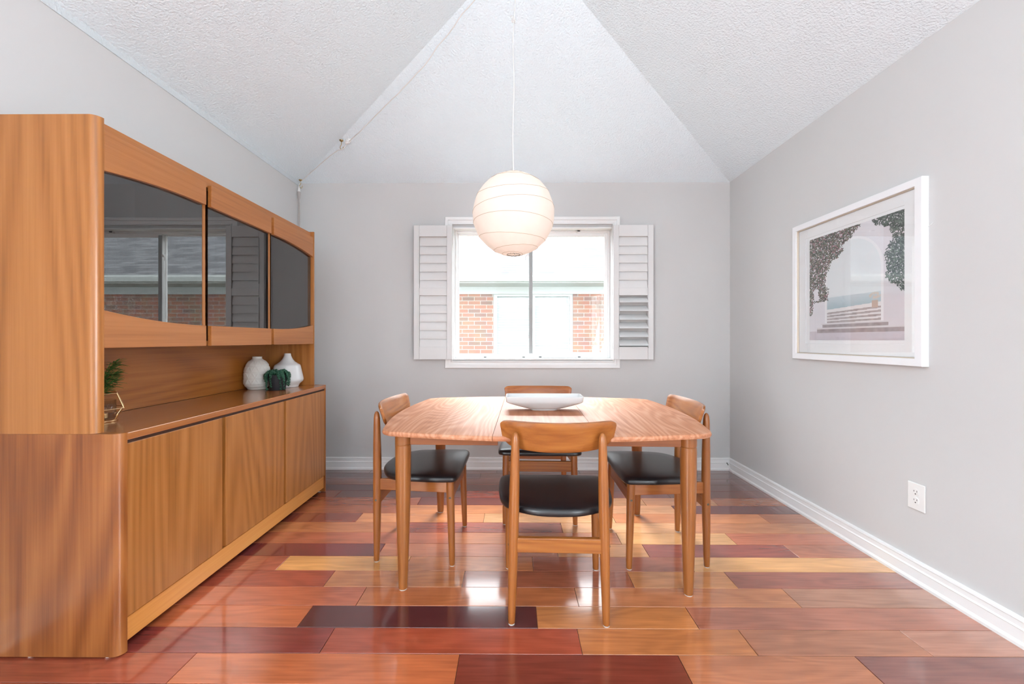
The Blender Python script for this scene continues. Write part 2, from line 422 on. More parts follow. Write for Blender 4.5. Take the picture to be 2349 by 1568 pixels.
slope([cl+hl, cr+hr, PEAK]); slope([cl+hl, PEAK, b_p, b_l]); slope([PEAK, cr+hr, b_r, b_p])
struct('ceiling', bm, M['ceiling'])
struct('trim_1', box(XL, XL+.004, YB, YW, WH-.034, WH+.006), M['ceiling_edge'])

bprof = [(0,0),(.022,0),(.022,.012),(.016,.022),(.015,.060),(.017,.064),(.012,.070),(.011,.088),(.014,.092),(.012,.100),(0,.104)]
bm = BM(); wall_profile(bm, bprof, (XL, YW), (XR, YW), (0, -1)); struct('baseboard_back', bm, M['trim'])
bm = BM(); wall_profile(bm, bprof, (XR, YB), (XR, YW), (-1, 0)); struct('baseboard_right', bm, M['trim'])
bm = BM(); wall_profile(bm, bprof, (XL, 3.02), (XL, YW), (1, 0)); wall_profile(bm, bprof, (XL, YB), (XL, 1.38), (1, 0)); struct('baseboard_left', bm, M['trim'])

# ------------------------------------------------------------------ window in the far wall
w1 = bpy.data.objects.new('window_1', None); C.objects.link(w1); w1.location = (0, 0, 0); w1['kind'] = 'structure'
def ringbox(bm, x0, x1, z0, z1, w, y0, y1, wt=None, wb=None):
    wt = w if wt is None else wt; wb = w if wb is None else wb
    bx(bm, x0, x0+w, y0, y1, z0, z1); bx(bm, x1-w, x1, y0, y1, z0, z1)
    bx(bm, x0+w, x1-w, y0, y1, z1-wt, z1); bx(bm, x0+w, x1-w, y0, y1, z0, z0+wb)
def mitred(bm, x0, x1, z0, z1, prof, yw):
    """picture-frame moulding around a rectangle; prof = (inset from the outer edge, projection)"""
    rs = [[(x0+i, yw-o, z0+i), (x1-i, yw-o, z0+i), (x1-i, yw-o, z1-i), (x0+i, yw-o, z1-i)] for i, o in prof]
    vr = [[bm.verts.new(p) for p in r] for r in rs]
    n = len(vr)
    for a in range(n):
        b = (a+1) % n
        for i in range(4): bm.faces.new((vr[a][i], vr[a][(i+1)%4], vr[b][(i+1)%4], vr[b][i]))
bm = BM(); mitred(bm, -.584, .904, .863, 2.150, [(0,0),(0,.016),(.004,.020),(.026,.020),(.030,.014),(.050,.012),(.056,.018),(.063,.018),(.063,0)], YW)
obj('window_casing', bm, M['trim'], w1)
bm = BM(); ringbox(bm, WX0, WX1, WZ0, WZ1, .012, YW-.016, YW+.075); obj('window_jamb', bm, M['trim'], w1, bevel=.002)
bm = BM(); ringbox(bm, WX0+.012, WX1-.012, WZ0+.012, WZ1-.012, .018, YW+.06, YW+.14); obj('window_frame', bm, M['vinyl'], w1, bevel=.003)
s = bm = BM(); ringbox(bm, -.493, .150, .962, 2.033, .014, YW+.098, YW+.122, .012, .018)
s1 = obj('sash', bm, M['vinyl'], w1, bevel=.002); obj('pane', box(-.482, .14, YW+.108, YW+.112, .978, 2.023), M['glass'], s1)
bm = BM(); ringbox(bm, .136, .820, .962, 2.033, .030, YW+.066, YW+.090, .030, .034)
s2 = obj('sash', bm, M['vinyl'], w1, bevel=.003); obj('pane', box(.164, .792, YW+.076, YW+.080, .994, 2.005), M['glass'], s2)
obj('meeting_rail', box(.134, .166, YW+.060, YW+.0655, .985, 2.018), M['vinyl_shade'], w1, bevel=.002)
for zc in (1.84, 1.13):
    bm = BM(); bx(bm, .112, .134, YW+.058, YW+.072, zc-.012, zc+.012); tube(bm, [(.120, YW+.056, zc+.01), (.105, YW+.05, zc-.01), (.104, YW+.05, zc-.045)], .004, 8)
    obj('sash_latch', bm, M['vinyl'], w1)
for xp, zc in ((1112, .953), (1200, .953), (1238, .953), (1327, .953), (1326, 2.038)):
    xx = (xp-1177)/F*(YW+.05)
    bm = BM(); bx(bm, xx-.016, xx+.016, YW+.040, YW+.058, zc-.006, zc+.008, 0); bx(bm, xx-.011, xx+.011, YW+.034, YW+.042, zc, zc+.008, 1)
    obj('track_clip', bm, [M['vinyl'], M['slot']], w1)

# shutters folded back against the wall
def shutter(x0, x1, side, label, lower_open):
    z0, z1 = .940, 2.066; y0, y1 = YW-.062, YW-.034
    t = thing('plantation_shutter', label, 'shutter', ((x0 if side > 0 else x1), (y0+y1)/2, z0), group='shutters beside the window')
    ox, oy, oz = t.location
    def b_(bm, xa, xb, ya, yb, za, zb): bx(bm, xa-ox, xb-ox, ya-oy, yb-oy, za-oz, zb-oz)
    st = .046
    zr = [z0, 1.046, 1.478, 1.540, 1.972, z1]
    bm = BM()
    b_(bm, x0, x0+st, y0, y1, z0, z1); b_(bm, x1-st, x1, y0, y1, z0, z1)
    for a, b in ((zr[0], zr[1]), (zr[2], zr[3]), (zr[4], zr[5])): b_(bm, x0+st+.0012, x1-st-.0012, y0+.0012, y1, a, b)
    obj('shutter_frame', bm, M['shutter'], t, bevel=.0015)
    for (za, zb, op) in ((zr[1], zr[2], lower_open), (zr[3], zr[4], False)):
        bm = BM(); n = 6; p = (zb-za)/n
        for i in range(n):
            zc = za+p*(i+.5); hw = .042
            ang = R(38) if op else R(80)
            cx0, cx1 = x0+st+.002, x1-st-.002
            ring = []
            for k in range(12):
                q = 2*PI*k/12; u = hw*math.cos(q); v = .0045*math.sin(q)
                yy = -u*math.cos(ang) + v*math.sin(ang); zz = -u*math.sin(ang)*(1) - v*math.cos(ang)
                ring.append((yy*(1), zz))
            a = [bm.verts.new((cx0-ox, (y0+y1)/2+(.004 if not op else 0)+py-oy, zc+pz-oz)) for py, pz in ring]
            b = [bm.verts.new((cx1-ox, (y0+y1)/2+(.004 if not op else 0)+py-oy, zc+pz-oz)) for py, pz in ring]
            bm.faces.new(a); bm.faces.new(b[::-1])
            for k in range(12): bm.faces.new((a[k], a[(k+1)%12], b[(k+1)%12], b[k]))
        lo = obj('louver_bank', bm, M['shutter'], t, autosmooth=50)
        if op: lo['label'] = 'tilted open white louvers'
    xr = x0+st-.006 if side > 0 else x1-st+.001
    for za, zb in ((1.08, 1.46), (1.60, 1.965)) if side > 0 else ((1.055, 1.40), (1.58, 1.965)):
        obj('tilt_rod', (lambda bm: (b_(bm, xr, xr+.006, y0-.008, y0-.0005, za-.02, zb), bm)[1])(BM()), M['shutter'], t)
    hx = x1+.003 if side > 0 else x0-.003
    for zc in (1.06, 1.50, 1.94):
        bm = BM(); tube(bm, [(hx-ox, y1-.004-oy, zc-.035-oz), (hx-ox, y1-.004-oy, zc+.035-oz)], .004, 8); obj('hinge', bm, M['trim'], t)
    return t
shutter(-.838, -.514, 1, 'white louvered shutter left of the window, all its louvers closed', False)
shutter(.836, 1.171, -1, 'white louvered shutter right of the window with its lower louvers tilted open', True)

# ------------------------------------------------------------------ unseen side windows, added to let the fill lamps in
for nm, xa in (('added_window_left', XL-.11), ('added_window_right', XR+.03)):
    w2 = bpy.data.objects.new(nm, None); C.objects.link(w2); w2['kind'] = 'structure'
    bm = BM()
    for a, b, c, d in ((SW[0], SW[0]+.05, SW[2], SW[3]), (SW[1]-.05, SW[1], SW[2], SW[3]), (-1.73, -1.67, SW[2]+.05, SW[3]-.05), (SW[0]+.05, SW[1]-.05, SW[2], SW[2]+.05), (SW[0]+.05, SW[1]-.05, SW[3]-.05, SW[3])):
        bx(bm, xa, xa+.08, a, b, c, d)
    obj('window_frame', bm, M['vinyl'], w2)
    obj('pane', box(xa+.03, xa+.034, SW[0]+.05, SW[1]-.05, SW[2]+.05, SW[3]-.05), M['glass'], w2)

# ------------------------------------------------------------------ outside: neighbouring house
def brick_material():
    m, nt, p = mat('clay_brick'); L = nt.links.new
    tc = nd(nt, 'ShaderNodeTexCoord')
    ad = nd(nt, 'ShaderNodeVectorMath', operation='ADD'); ad.inputs[1].default_value = (50, 50, 50); L(tc.outputs['Object'], ad.inputs[0]); sp = nd(nt, 'ShaderNodeSeparateXYZ'); L(ad.outputs[0], sp.inputs[0])
    cb = nd(nt, 'ShaderNodeCombineXYZ'); L(sp.outputs[0], cb.inputs[0]); L(sp.outputs[2], cb.inputs[1])
    br = nd(nt, 'ShaderNodeTexBrick'); L(cb.outputs[0], br.inputs['Vector'])
    br.inputs['Scale'].default_value = 1; br.inputs['Brick Width'].default_value = .225; br.inputs['Row Height'].default_value = .075
    br.inputs['Mortar Size'].default_value = .006; br.inputs['Mortar Smooth'].default_value = .1; br.inputs['Bias'].default_value = -.35
    br.inputs['Color1'].default_value = (.27, .125, .085, 1); br.inputs['Color2'].default_value = (.12, .10, .09, 1); br.inputs['Mortar'].default_value = (.30, .28, .26, 1)
    n = nd(nt, 'ShaderNodeTexNoise'); n.inputs['Scale'].default_value = 4; L(tc.outputs['Object'], n.inputs['Vector'])
    mx = nd(nt, 'ShaderNodeMix', data_type='RGBA', blend_type='MULTIPLY'); mx.inputs[0].default_value = .35
    L(br.outputs['Color'], mx.inputs[6]); L(n.outputs['Color'], mx.inputs[7]); L(mx.outputs[2], p.inputs['Base Color'])
    p.inputs['Roughness'].default_value = .9
    return m
def shingle_material():
    m, nt, p = mat('grey_shingles'); L = nt.links.new
    tc = nd(nt, 'ShaderNodeTexCoord')
    ad = nd(nt, 'ShaderNodeVectorMath', operation='ADD'); ad.inputs[1].default_value = (50, 50, 50); L(tc.outputs['Object'], ad.inputs[0]); sp = nd(nt, 'ShaderNodeSeparateXYZ'); L(ad.outputs[0], sp.inputs[0])
    cb = nd(nt, 'ShaderNodeCombineXYZ'); L(sp.outputs[0], cb.inputs[0]); L(sp.outputs[1], cb.inputs[1])
    br = nd(nt, 'ShaderNodeTexBrick'); L(cb.outputs[0], br.inputs['Vector'])
    br.inputs['Scale'].default_value = 1; br.inputs['Brick Width'].default_value = .26; br.inputs['Row Height'].default_value = .127
    br.inputs['Mortar Size'].default_value = .0
    br.inputs['Color1'].default_value = (.075, .078, .086, 1); br.inputs['Color2'].default_value = (.16, .165, .175, 1); br.inputs['Mortar'].default_value = (.04, .04, .045, 1)
    dv = nd(nt, 'ShaderNodeMath', operation='DIVIDE'); L(sp.outputs[1], dv.inputs[0]); dv.inputs[1].default_value = .127
    fr = nd(nt, 'ShaderNodeMath', operation='FRACT'); L(dv.outputs[0], fr.inputs[0])
    lt = nd(nt, 'ShaderNodeMath', operation='LESS_THAN'); L(fr.outputs[0], lt.inputs[0]); lt.inputs[1].default_value = .13
    mx = nd(nt, 'ShaderNodeMix', data_type='RGBA'); L(lt.outputs[0], mx.inputs[0]); L(br.outputs['Color'], mx.inputs[6]); mx.inputs[7].default_value = (.05, .052, .058, 1)
    L(mx.outputs[2], p.inputs['Base Color']); p.inputs['Roughness'].default_value = .9
    return m
M['brick'] = brick_material(); M['shingle'] = shingle_material()
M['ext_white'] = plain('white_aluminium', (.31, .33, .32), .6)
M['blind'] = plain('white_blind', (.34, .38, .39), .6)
M['grass'] = plain('side_yard_ground', (.16, .17, .12), .95, noise_amt=.4)
h = thing('neighbour_house', 'red brick house with grey shingle roof seen through the window', 'house', (0, 7.5, -.6))
h['kind'] = 'thing'
HX0, HX1 = -7.5, 8.5
zo = .6
bm = BM()
bx(bm, HX0, -.375, 0, .25, 0, 2.75); bx(bm, 1.10, HX1, 0, .25, 0, 2.75); bx(bm, -.375, 1.10, 0, .25, 0, .65+zo-.3); bx(bm, -.375, 1.10, 0, .25, 1.965+zo, 2.75)
obj('brick_wall', bm, M['brick'], h)
sl_ = .5; y_e, z_e = -.55, 2.20+zo
bm = BM(); hexa(bm, [(HX0,y_e,z_e),(HX1,y_e,z_e),(HX1,6.0,z_e+6.55*sl_),(HX0,6.0,z_e+6.55*sl_),(HX0,y_e,z_e+.03),(HX1,y_e,z_e+.03),(HX1,6.0,z_e+.03+6.55*sl_),(HX0,6.0,z_e+.03+6.55*sl_)])
rf = obj('roof', bm, M['shingle'], h)
bm = BM(); bx(bm, 4.0, 4.38, 2.25, 2.6, z_e+2.8*sl_, z_e+2.8*sl_+.32); obj('roof_vent', bm, M['bolt'], rf, bevel=.02)
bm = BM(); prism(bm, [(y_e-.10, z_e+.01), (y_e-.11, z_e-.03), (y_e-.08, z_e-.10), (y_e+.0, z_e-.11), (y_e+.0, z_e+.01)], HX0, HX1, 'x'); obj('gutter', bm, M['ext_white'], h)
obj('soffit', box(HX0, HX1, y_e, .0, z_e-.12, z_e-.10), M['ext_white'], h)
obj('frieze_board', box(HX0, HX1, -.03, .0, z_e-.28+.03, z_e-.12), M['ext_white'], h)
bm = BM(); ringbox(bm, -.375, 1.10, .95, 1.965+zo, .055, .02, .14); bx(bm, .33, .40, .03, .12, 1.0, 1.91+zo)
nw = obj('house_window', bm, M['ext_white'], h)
obj('pane', box(-.32, 1.045, .07, .074, 1.0, 1.91+zo), M['glass'], nw)
bm = BM(); zz = 1.02
while zz < 1.88+zo:
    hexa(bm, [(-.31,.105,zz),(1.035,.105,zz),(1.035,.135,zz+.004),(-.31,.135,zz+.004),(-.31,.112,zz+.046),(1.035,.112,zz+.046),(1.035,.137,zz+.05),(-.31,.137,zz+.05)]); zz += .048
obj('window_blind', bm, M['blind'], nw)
struct('ground_outside', box(-14, 14, YW+.25, 20, -.75, -.6), M['grass'])

# ------------------------------------------------------------------ sideboard and hutch
FX, HFX, BX_ = -1.364, -1.447, -1.806
S0, S1 = 1.394, 2.958
def side_panel(bm, xf, xb, ya, yb, z0, z1, near):
    """upright with one rounded outer front edge"""
    r = .027; pts = []
    if near:      # outer face at ya
        for i in range(9):
            q = PI/2*i/8; pts.append((xf-r+r*math.sin(q), ya+r-r*math.cos(q)))
        pts += [(xf, yb), (xb, yb), (xb, ya)]
    else:
        for i in range(9):
            q = PI/2*i/8; pts.append((xf-r+r*math.cos(q), yb-r+r*math.sin(q)))
        pts += [(xb, yb), (xb, ya), (xf, ya)]
    prism(bm, pts, z0, z1, 'z')
def solidparts(o): return o
sb = thing('teak_sideboard', 'long teak sideboard with three plain doors standing against the left wall', 'sideboard', (FX, S0, 0))
def T_(bm, root):
    bmesh.ops.translate(bm, verts=bm.verts, vec=-Vector(root.location)); return bm
def P_(name, bm, m, root, **k): return obj(name, T_(bm, root), m, root, **k)
bm = BM(); side_panel(bm, FX, BX_, S0, S0+.029, .006, .778, True); P_('side_panel', bm, M['cab_side'], sb, autosmooth=30)
bm = BM(); side_panel(bm, FX, BX_, S1-.027, S1, .006, .778, False); P_('side_panel', bm, M['cab_side'], sb, autosmooth=30)
P_('counter_top', box(BX_, FX-.001, S0+.0295, S1-.0275, .750, .777), M['cab_top'], sb, bevel=.003)
P_('carcass', box(BX_, FX-.026, S0+.030, S1-.028, .10, .749), M['cab'], sb)
P_('top_gap_shade', box(FX-.0255, FX-.010, S0+.030, S1-.028, .738, .7495), M['cab_dark'], sb)  # dark strip painting the shadow gap under the counter
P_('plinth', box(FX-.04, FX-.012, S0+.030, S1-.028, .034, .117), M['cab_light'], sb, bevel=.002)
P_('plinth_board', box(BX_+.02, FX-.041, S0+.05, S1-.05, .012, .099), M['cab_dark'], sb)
for a, b in ((1.426, 1.896), (1.919, 2.407), (2.430, 2.928)):
    P_('door', box(FX-.0255, FX-.004, a, b, .124, .738), M['cab'], sb, bevel=.0015)
for a in (1.9, 2.411):
    P_('finger_pull', box(FX-.0258, FX-.018, a, a+.015, .600, .732), M['cab_dark'], sb)
for yy in (S0+.014, S1-.014):
    for xx in (FX-.05, BX_+.12):
        bm = BM(); lathe(bm, [(.009, 0), (.011, .003), (.009, .006)], 12, xx, yy); P_('glide', bm, M['plastic'], sb)

ht = thing('display_hutch', 'teak display hutch with smoked glass doors standing on the sideboard', 'hutch', (HFX, S0, .778))
HB, HT, DT, DB = .7785, 1.887, 1.845, 1.076
bm = BM(); side_panel(bm, HFX, BX_, S0, S0+.029, HB, HT, True); P_('side_panel', bm, M['cab'], ht, autosmooth=30)
bm = BM(); side_panel(bm, HFX, BX_, S1-.03, S1, HB, HT, False); P_('side_panel', bm, M['cab'], ht, autosmooth=30)
ya, yb = S0+.0295, S1-.0305
P_('back_panel', box(BX_, BX_+.010, ya, yb, HB, DT), M['cab_in'], ht)
bm = BM(); bx(bm, BX_, HFX-.022, ya, yb, DT-.01, HT-.006); P_('top_board', bm, M['cab_h'], ht, bevel=.002)
P_('bottom_board', box(BX_+.0105, HFX-.026, ya, yb, DB+.004, DB+.024), M['cab_h'], ht)
for z in (1.325, 1.577):
    P_('shelf', box(BX_+.0105, HFX-.075, ya, yb, z-.003, z+.003), M['glass'], ht)
for a in (1.909, 2.424):
    P_('divider', box(BX_+.0105, HFX-.026, a, a+.018, DB+.0245, DT-.0105), M['cab'], ht)
def hutch_door(a, b, shape):
    n = 20
    def off(y):
        u = (y-a)/(b-a)
        if shape < 0: u = 1-u
        if shape == 0: return 0
        return .038*u**2.2
    top = [(a+(b-a)*i/n, 1.741-off(a+(b-a)*i/n)) for i in range(n+1)]
    bot = [(a+(b-a)*i/n, 1.172+off(a+(b-a)*i/n)) for i in range(n+1)]
    x0, x1 = HFX-.0215, HFX-.002
    bm = BM(); prism(bm, top + [(b, DT), (a, DT)], x0, x1, 'x')
    d = P_('door', bm, M['cab_h'], ht, bevel=.0015)
    bm = BM(); prism(bm, [(a, DB), (b, DB)] + bot[::-1], x0, x1, 'x')
    r = obj('door_rail', T_(bm, ht), M['cab_h'], d, bevel=.0015)
    bm = BM(); prism(bm, [(a+.002, 1.10), (b-.002, 1.10), (b-.002, 1.82), (a+.002, 1.82)], x0-.0055, x0-.0005, 'x')
    g = obj('smoked_pane', T_(bm, ht), M['smoke'], d)
hutch_door(1.425, 1.903, -1); hutch_door(1.936, 2.418, 0); hutch_door(2.444, 2.925, 1)

# ------------------------------------------------------------------ objects on the sideboard
CT = .777
def vase(name, label, x, y, prof, m, cat='vase'):
    bm = BM(); lathe(bm, prof, 56)
    o = obj(name, bm, m, autosmooth=40); o.location = (x, y, CT)
    return tag(o, label, cat)
# tall textured vase with rows of raised triangles
bm = BM()
pf = [(.050,0),(.056,.003),(.058,.010),(.070,.022),(.077,.040),(.078,.070),(.0765,.110),(.072,.140),(.064,.165),(.050,.185),(.036,.196),(.029,.202),(.028,.206),(.0285,.218),(.024,.218),(.023,.205)]
NV, H_ = 132, 0.218
def prof_r(z):
    for (r0, z0), (r1, z1) in zip(pf[:14], pf[1:15]):
        if z0 <= z <= z1 and z1 > z0: return r0+(r1-r0)*(z-z0)/(z1-z0)
    return pf[13][0]
rr = []
NZ = 90
for j in range(NZ+1):
    z = .0+.216*j/NZ; r = prof_r(z); ring = []
    for i in range(NV):
        a = 2*PI*i/NV; d = 0
        if .03 < z < .195:
            band = (z-.03)/.041; fb = band % 1
            tri = abs(((a/(2*PI)*11 + (.5 if int(band) % 2 else 0)) % 1)-.5)*2
            d = .0019*max(0, min(1, (fb-tri)*6)) * (0 if fb-tri > .34 else 1) * (1 if fb < .93 else 0)
            if fb > .93 or fb < .05: d = -.0012
        ring.append(((r+d)*math.cos(a), (r+d)*math.sin(a), z))
    rr.append(ring)
rr.append([(.023*math.cos(2*PI*i/NV), .023*math.sin(2*PI*i/NV), .216) for i in range(NV)])
rr.append([(.022*math.cos(2*PI*i/NV), .022*math.sin(2*PI*i/NV), .19) for i in range(NV)])
rings(bm, rr)
v1 = obj('textured_vase', bm, M['matte_ceramic'], smooth=True); v1.location = (-1.708, 2.69, CT)
tag(v1, 'cream vase with carved triangle pattern and short collar on the sideboard', 'vase')
u_ = .000312*.885
pv = [(240,1062),(250,1055),(255,1030),(285,985),(352,930),(364,895),(362,860),(325,700),(300,585),(285,552),(240,528),(170,480),(125,430),(98,380),(82,340),(76,300),(70,290),(60,292),(58,330)]
vase('bottle_vase', 'smooth white bottle vase with narrow neck and wide shoulder beside the hutch end', -1.580, 2.824, [(r*u_, (1062-y)*.000302) for r, y in pv], M['ceramic'])
# trailing bead succulent
sp_ = thing('trailing_succulent', 'small green trailing succulent in a dark pot in front of two white vases', 'potted plant', (-1.546, 2.645, CT))
bm = BM(); lathe(bm, [(.044,0),(.047,.003),(.056,.098),(.057,.101),(.052,.101),(.050,.090)], 36); obj('pot', bm, M['pot'], sp_, autosmooth=40)
def bead(bm, p, d, l=.009, r=.0032):
    d = Vector(d).normalized(); s = d.orthogonal().normalized(); t = d.cross(s)
    rg = []
    for k, f in ((0, .35), (.3, .9), (.65, 1), (.9, .6), (1, .15)):
        rg.append([tuple(Vector(p)+d*l*k+ (s*math.cos(2*PI*i/6)+t*math.sin(2*PI*i/6))*r*f) for i in range(6)])
    rings(bm, rg)
random.seed(3)
bm = BM()
for i in range(46):
    a = random.uniform(0, 2*PI); reach = random.uniform(.052, .074)
    drop = random.choice([.02, .03, .05, .08, .1]) * random.uniform(.7, 1)
    da = ((a + PI*.42) + PI) % (2*PI) - PI      # leave the pot's face open towards the room
    if abs(da) < .42: drop = min(drop, .02)
    r0 = random.uniform(0, .03)
    top = .118+random.uniform(-.008, .012)
    pts = catmull([(r0*math.cos(a), r0*math.sin(a), .098), (.6*reach*math.cos(a), .6*reach*math.sin(a), top), (reach*math.cos(a), reach*math.sin(a), .104), (reach*math.cos(a+.1), reach*math.sin(a+.1), max(.006, .1-drop))], 9)
    for j, p in enumerate(pts[3:]):
        for q in range(3):
            d = Vector((random.gauss(0, 1), random.gauss(0, 1), random.gauss(.1, .7))) + Vector((math.cos(a), math.sin(a), 0))*.8
            if p.z < .008: d.z = abs(d.z)
            bead(bm, p, d)
obj('foliage', bm, M['leaf'], sp_, smooth=True)
# geometric gold wire vase with a glass cylinder
gx, gy = -1.662, 1.612
gv = thing('wire_candle_holder', 'gold geometric wire holder around a clear glass cup beside the hutch side', 'candle holder', (gx, gy, CT))
bm = BM()
def hexr(r, z, ph=0): return [(r*math.cos(2*PI*i/6+ph), r*math.sin(2*PI*i/6+ph), z) for i in range(6)]
A_, B_, D_ = hexr(.060, .112, .25), hexr(.084, .052, .25), hexr(.056, .010, .25)
for i in range(6):
    tube(bm, [A_[i], A_[(i+1)%6]], .0016, 6); tube(bm, [B_[i], B_[(i+1)%6]], .0016, 6)
    tube(bm, [A_[i], B_[i]], .0016, 6); tube(bm, [B_[i], D_[i]], .0016, 6)
obj('wire_cage', bm, M['gold'], gv)
bm = BM(); lathe(bm, [(.056,0),(.058,.002),(.058,.007),(.056,.009)], 36); obj('base_plate', bm, M['gold'], gv, autosmooth=40)
bm = BM(); lathe(bm, [(.050,.0095),(.052,.012),(.052,.085),(.050,.085),(.050,.014)], 36, cap1=True); obj('glass_cup', bm, thin_glass('cup_glass', (.93,.94,.94), 1.35), gv, smooth=True)
bm = BM(); lathe(bm, [(.030,.0145),(.030,.034),(.026,.036)], 24); obj('tealight', bm, M['gold'], gv, autosmooth=40)
# green sprig rising out of the glass
lf = thing('bamboo_sprig', 'green sprig with narrow pointed leaves showing past the hutch side panel', 'plant', (gx-.005, gy+.004, CT+.037))
random.seed(12)
bms, bml = BM(), BM()
def leaf(bm, p, d, l, w):
    d = Vector(d).normalized(); s = d.cross(Vector((0, 0, 1)))
    s = s.normalized() if s.length > .01 else Vector((1, 0, 0)); nn = s.cross(d)
    prev = None
    for k in range(7):
        t = k/6; c = Vector(p)+d*l*t - Vector((0, 0, 1))*l*.18*t*t
        ww = w*math.sin(PI*min(.999, .12+.88*t))**.8*(1-.15*t) if k < 6 else .0002
        row = [bm.verts.new(c-s*ww+nn*.0006*1), bm.verts.new(c-nn*ww*.25), bm.verts.new(c+s*ww+nn*.0006)]
        if prev:
            bm.faces.new((prev[0], prev[1], row[1], row[0])); bm.faces.new((prev[1], prev[2], row[2], row[1]))
        prev = row
for i in range(7):
    a = random.uniform(-2.6, 1.6) if i else .3
    tip = Vector((.05*math.cos(a), .05*math.sin(a), random.uniform(.11, .2)))
    pts = catmull([(0, 0, 0), (tip.x*.3, tip.y*.3, tip.z*.6), tip], 6)
    tube(bms, pts, .0012, 5)
    for j in range(5, len(pts)):
        for q in range(3):
            b_ = a+random.uniform(-1.2, 1.2)
            leaf(bml, pts[j], (math.cos(b_), math.sin(b_), random.uniform(-.1, .9)), random.uniform(.030, .050), random.uniform(.003, .0052))
obj('stem', bms, M['leaf2'], lf); fo = obj('leaves', bml, M['leaf2'], lf)

# ------------------------------------------------------------------ dining table
tb = thing('dining_table', 'extending teak dining table with bowed edges in the middle of the room', 'table', (.145, 2.185, 0), R(-1.5))
TT = .720
def hy(x): return .580-.100*(abs(x)/.735)**2
def outline():
    pts = []
    N = 28
    for i in range(N+1):                      # front edge, left to right
        x = -.655+1.31*i/N; pts.append(Vector((x, -hy(x), 0)))
    c = [(.692, -.470), (.706, -.435), (.728, -.32), (.750, -.17), (.758, 0), (.752, .17), (.735, .32), (.716, .435), (.703, .470)]
    cc = [Vector((.655, -hy(.655), 0))] + [Vector((a, b, 0)) for a, b in c] + [Vector((.655, hy(.655), 0))]
    pts += catmull(cc, 5)[1:-1]
    for i in range(N+1):
        x = .655-1.31*i/N; pts.append(Vector((x, hy(x), 0)))
    pts += [Vector((-p.x, p.y, 0)) for p in catmull(cc, 5)[1:-1][::-1]]
    return pts
OUT = outline()
def clip(pts, x, keep_right):
    out = []
    for i in range(len(pts)):
        a, b = pts[i], pts[(i+1) % len(pts)]
        ia = (a.x >= x) == keep_right; ib = (b.x >= x) == keep_right
        if ia: out.append(a)
        if ia != ib:
            t = (x-a.x)/(b.x-a.x); out.append(a+(b-a)*t)
    return out
def topslab(x0, x1):
    p = OUT
    if x0 is not None: p = clip(p, x0, True)
    if x1 is not None: p = clip(p, x1, False)
    def ins(q, d):                            # pull the free edge in, leave the joints straight
        r = []
        for v in q:
            on = (x0 is not None and abs(v.x-x0) < 1e-5) or (x1 is not None and abs(v.x-x1) < 1e-5)
            n = Vector((v.x/.8**2, v.y/.58**2, 0)).normalized()
            w = v-n*d
            if on: w.x = v.x
            r.append(w)
        return r
    bm = BM()
    rs = []
    for d, z in ((.016, TT-.024), (.004, TT-.021), (0, TT-.014), (0, TT-.009), (.0035, TT-.002), (.009, TT)):
        rs.append([(v.x, v.y, z) for v in ins(p, d)])
    rings(bm, rs)
    return bm
g_ = .0008
obj('tabletop_half', topslab(None, -.215-g_), M['table'], tb, autosmooth=35)
obj('tabletop_leaf', topslab(-.215+g_, .215-g_), M['table_leaf'], tb, autosmooth=35)
obj('tabletop_half', topslab(.215+g_, None), M['table'], tb, autosmooth=35)
LX, LY = .625, .403
for sx in (-1, 1):
    for sy in (-1, 1):
        bm = BM(); lathe(bm, [(.017,.003),(.0195,.006),(.0215,.05),(.029,.30),(.0335,.50),(.0345,.62),(.0335,.640),(.0318,.642),(.0318,.644),(.0345,.646),(.0350,.6955)], 28, sx*LX, sy*LY)
        lg = obj('leg', bm, M['table_leg'], tb, autosmooth=35)
        bm = BM(); lathe(bm, [(.017,0),(.017,.0028)], 20, sx*LX, sy*LY); obj('foot_pad', bm, M['felt'], lg)
for sy in (-1, 1):
    for a, b in ((-LX+.034, -.203), (.203, LX-.034)):
        obj('apron', box(a, b, sy*LY-.011, sy*LY+.011, .642, .6955), M['table_x'], tb, bevel=.002)
    obj('slide_rail', box(-.40, .40, sy*(LY-.045)-.015, sy*(LY-.045)+.015, .655, .6955), M['table_x'], tb, bevel=.002)
for sx in (-1, 1):
    obj('apron', box(sx*LX-.011, sx*LX+.011, -LY+.034, LY-.034, .642, .6955), M['chair_y'], tb, bevel=.002)

# bowl on the table
bw = BM()
def sup(a, b, e, z, n=56):
    r = []
    for i in range(n):
        q = 2*PI*i/n; c, s = math.cos(q), math.sin(q)
        r.append((a*math.copysign(abs(c)**(2/e), c), b*math.copysign(abs(s)**(2/e), s), z))
    return r
def ends(r, lift):                         # rim ends stay low, long sides bow up slightly
    return r
rings(bw, [sup(.070,.034,3,0), sup(.073,.036,3,.002), sup(.073,.036,3,.005), sup(.105,.045,4,.013), sup(.150,.058,6,.027), sup(.185,.068,9,.039), sup(.201,.073,12,.046), sup(.207,.0755,14,.052),
           sup(.210,.079,14,.076), sup(.2095,.0785,14,.0785), sup(.2065,.0755,14,.0785), sup(.2045,.0735,14,.074), sup(.200,.070,12,.056), sup(.180,.062,8,.044), sup(.10,.040,3,.020), sup(.04,.02,2,.012)])
bo = obj('oblong_bowl', bw, M['bowl'], autosmooth=45); bo.location = (.168, 2.238, TT+.0005); bo.rotation_euler = (0, 0, R(-1.0))
tag(bo, 'long shallow white ceramic bowl in the middle of the dining table', 'bowl')

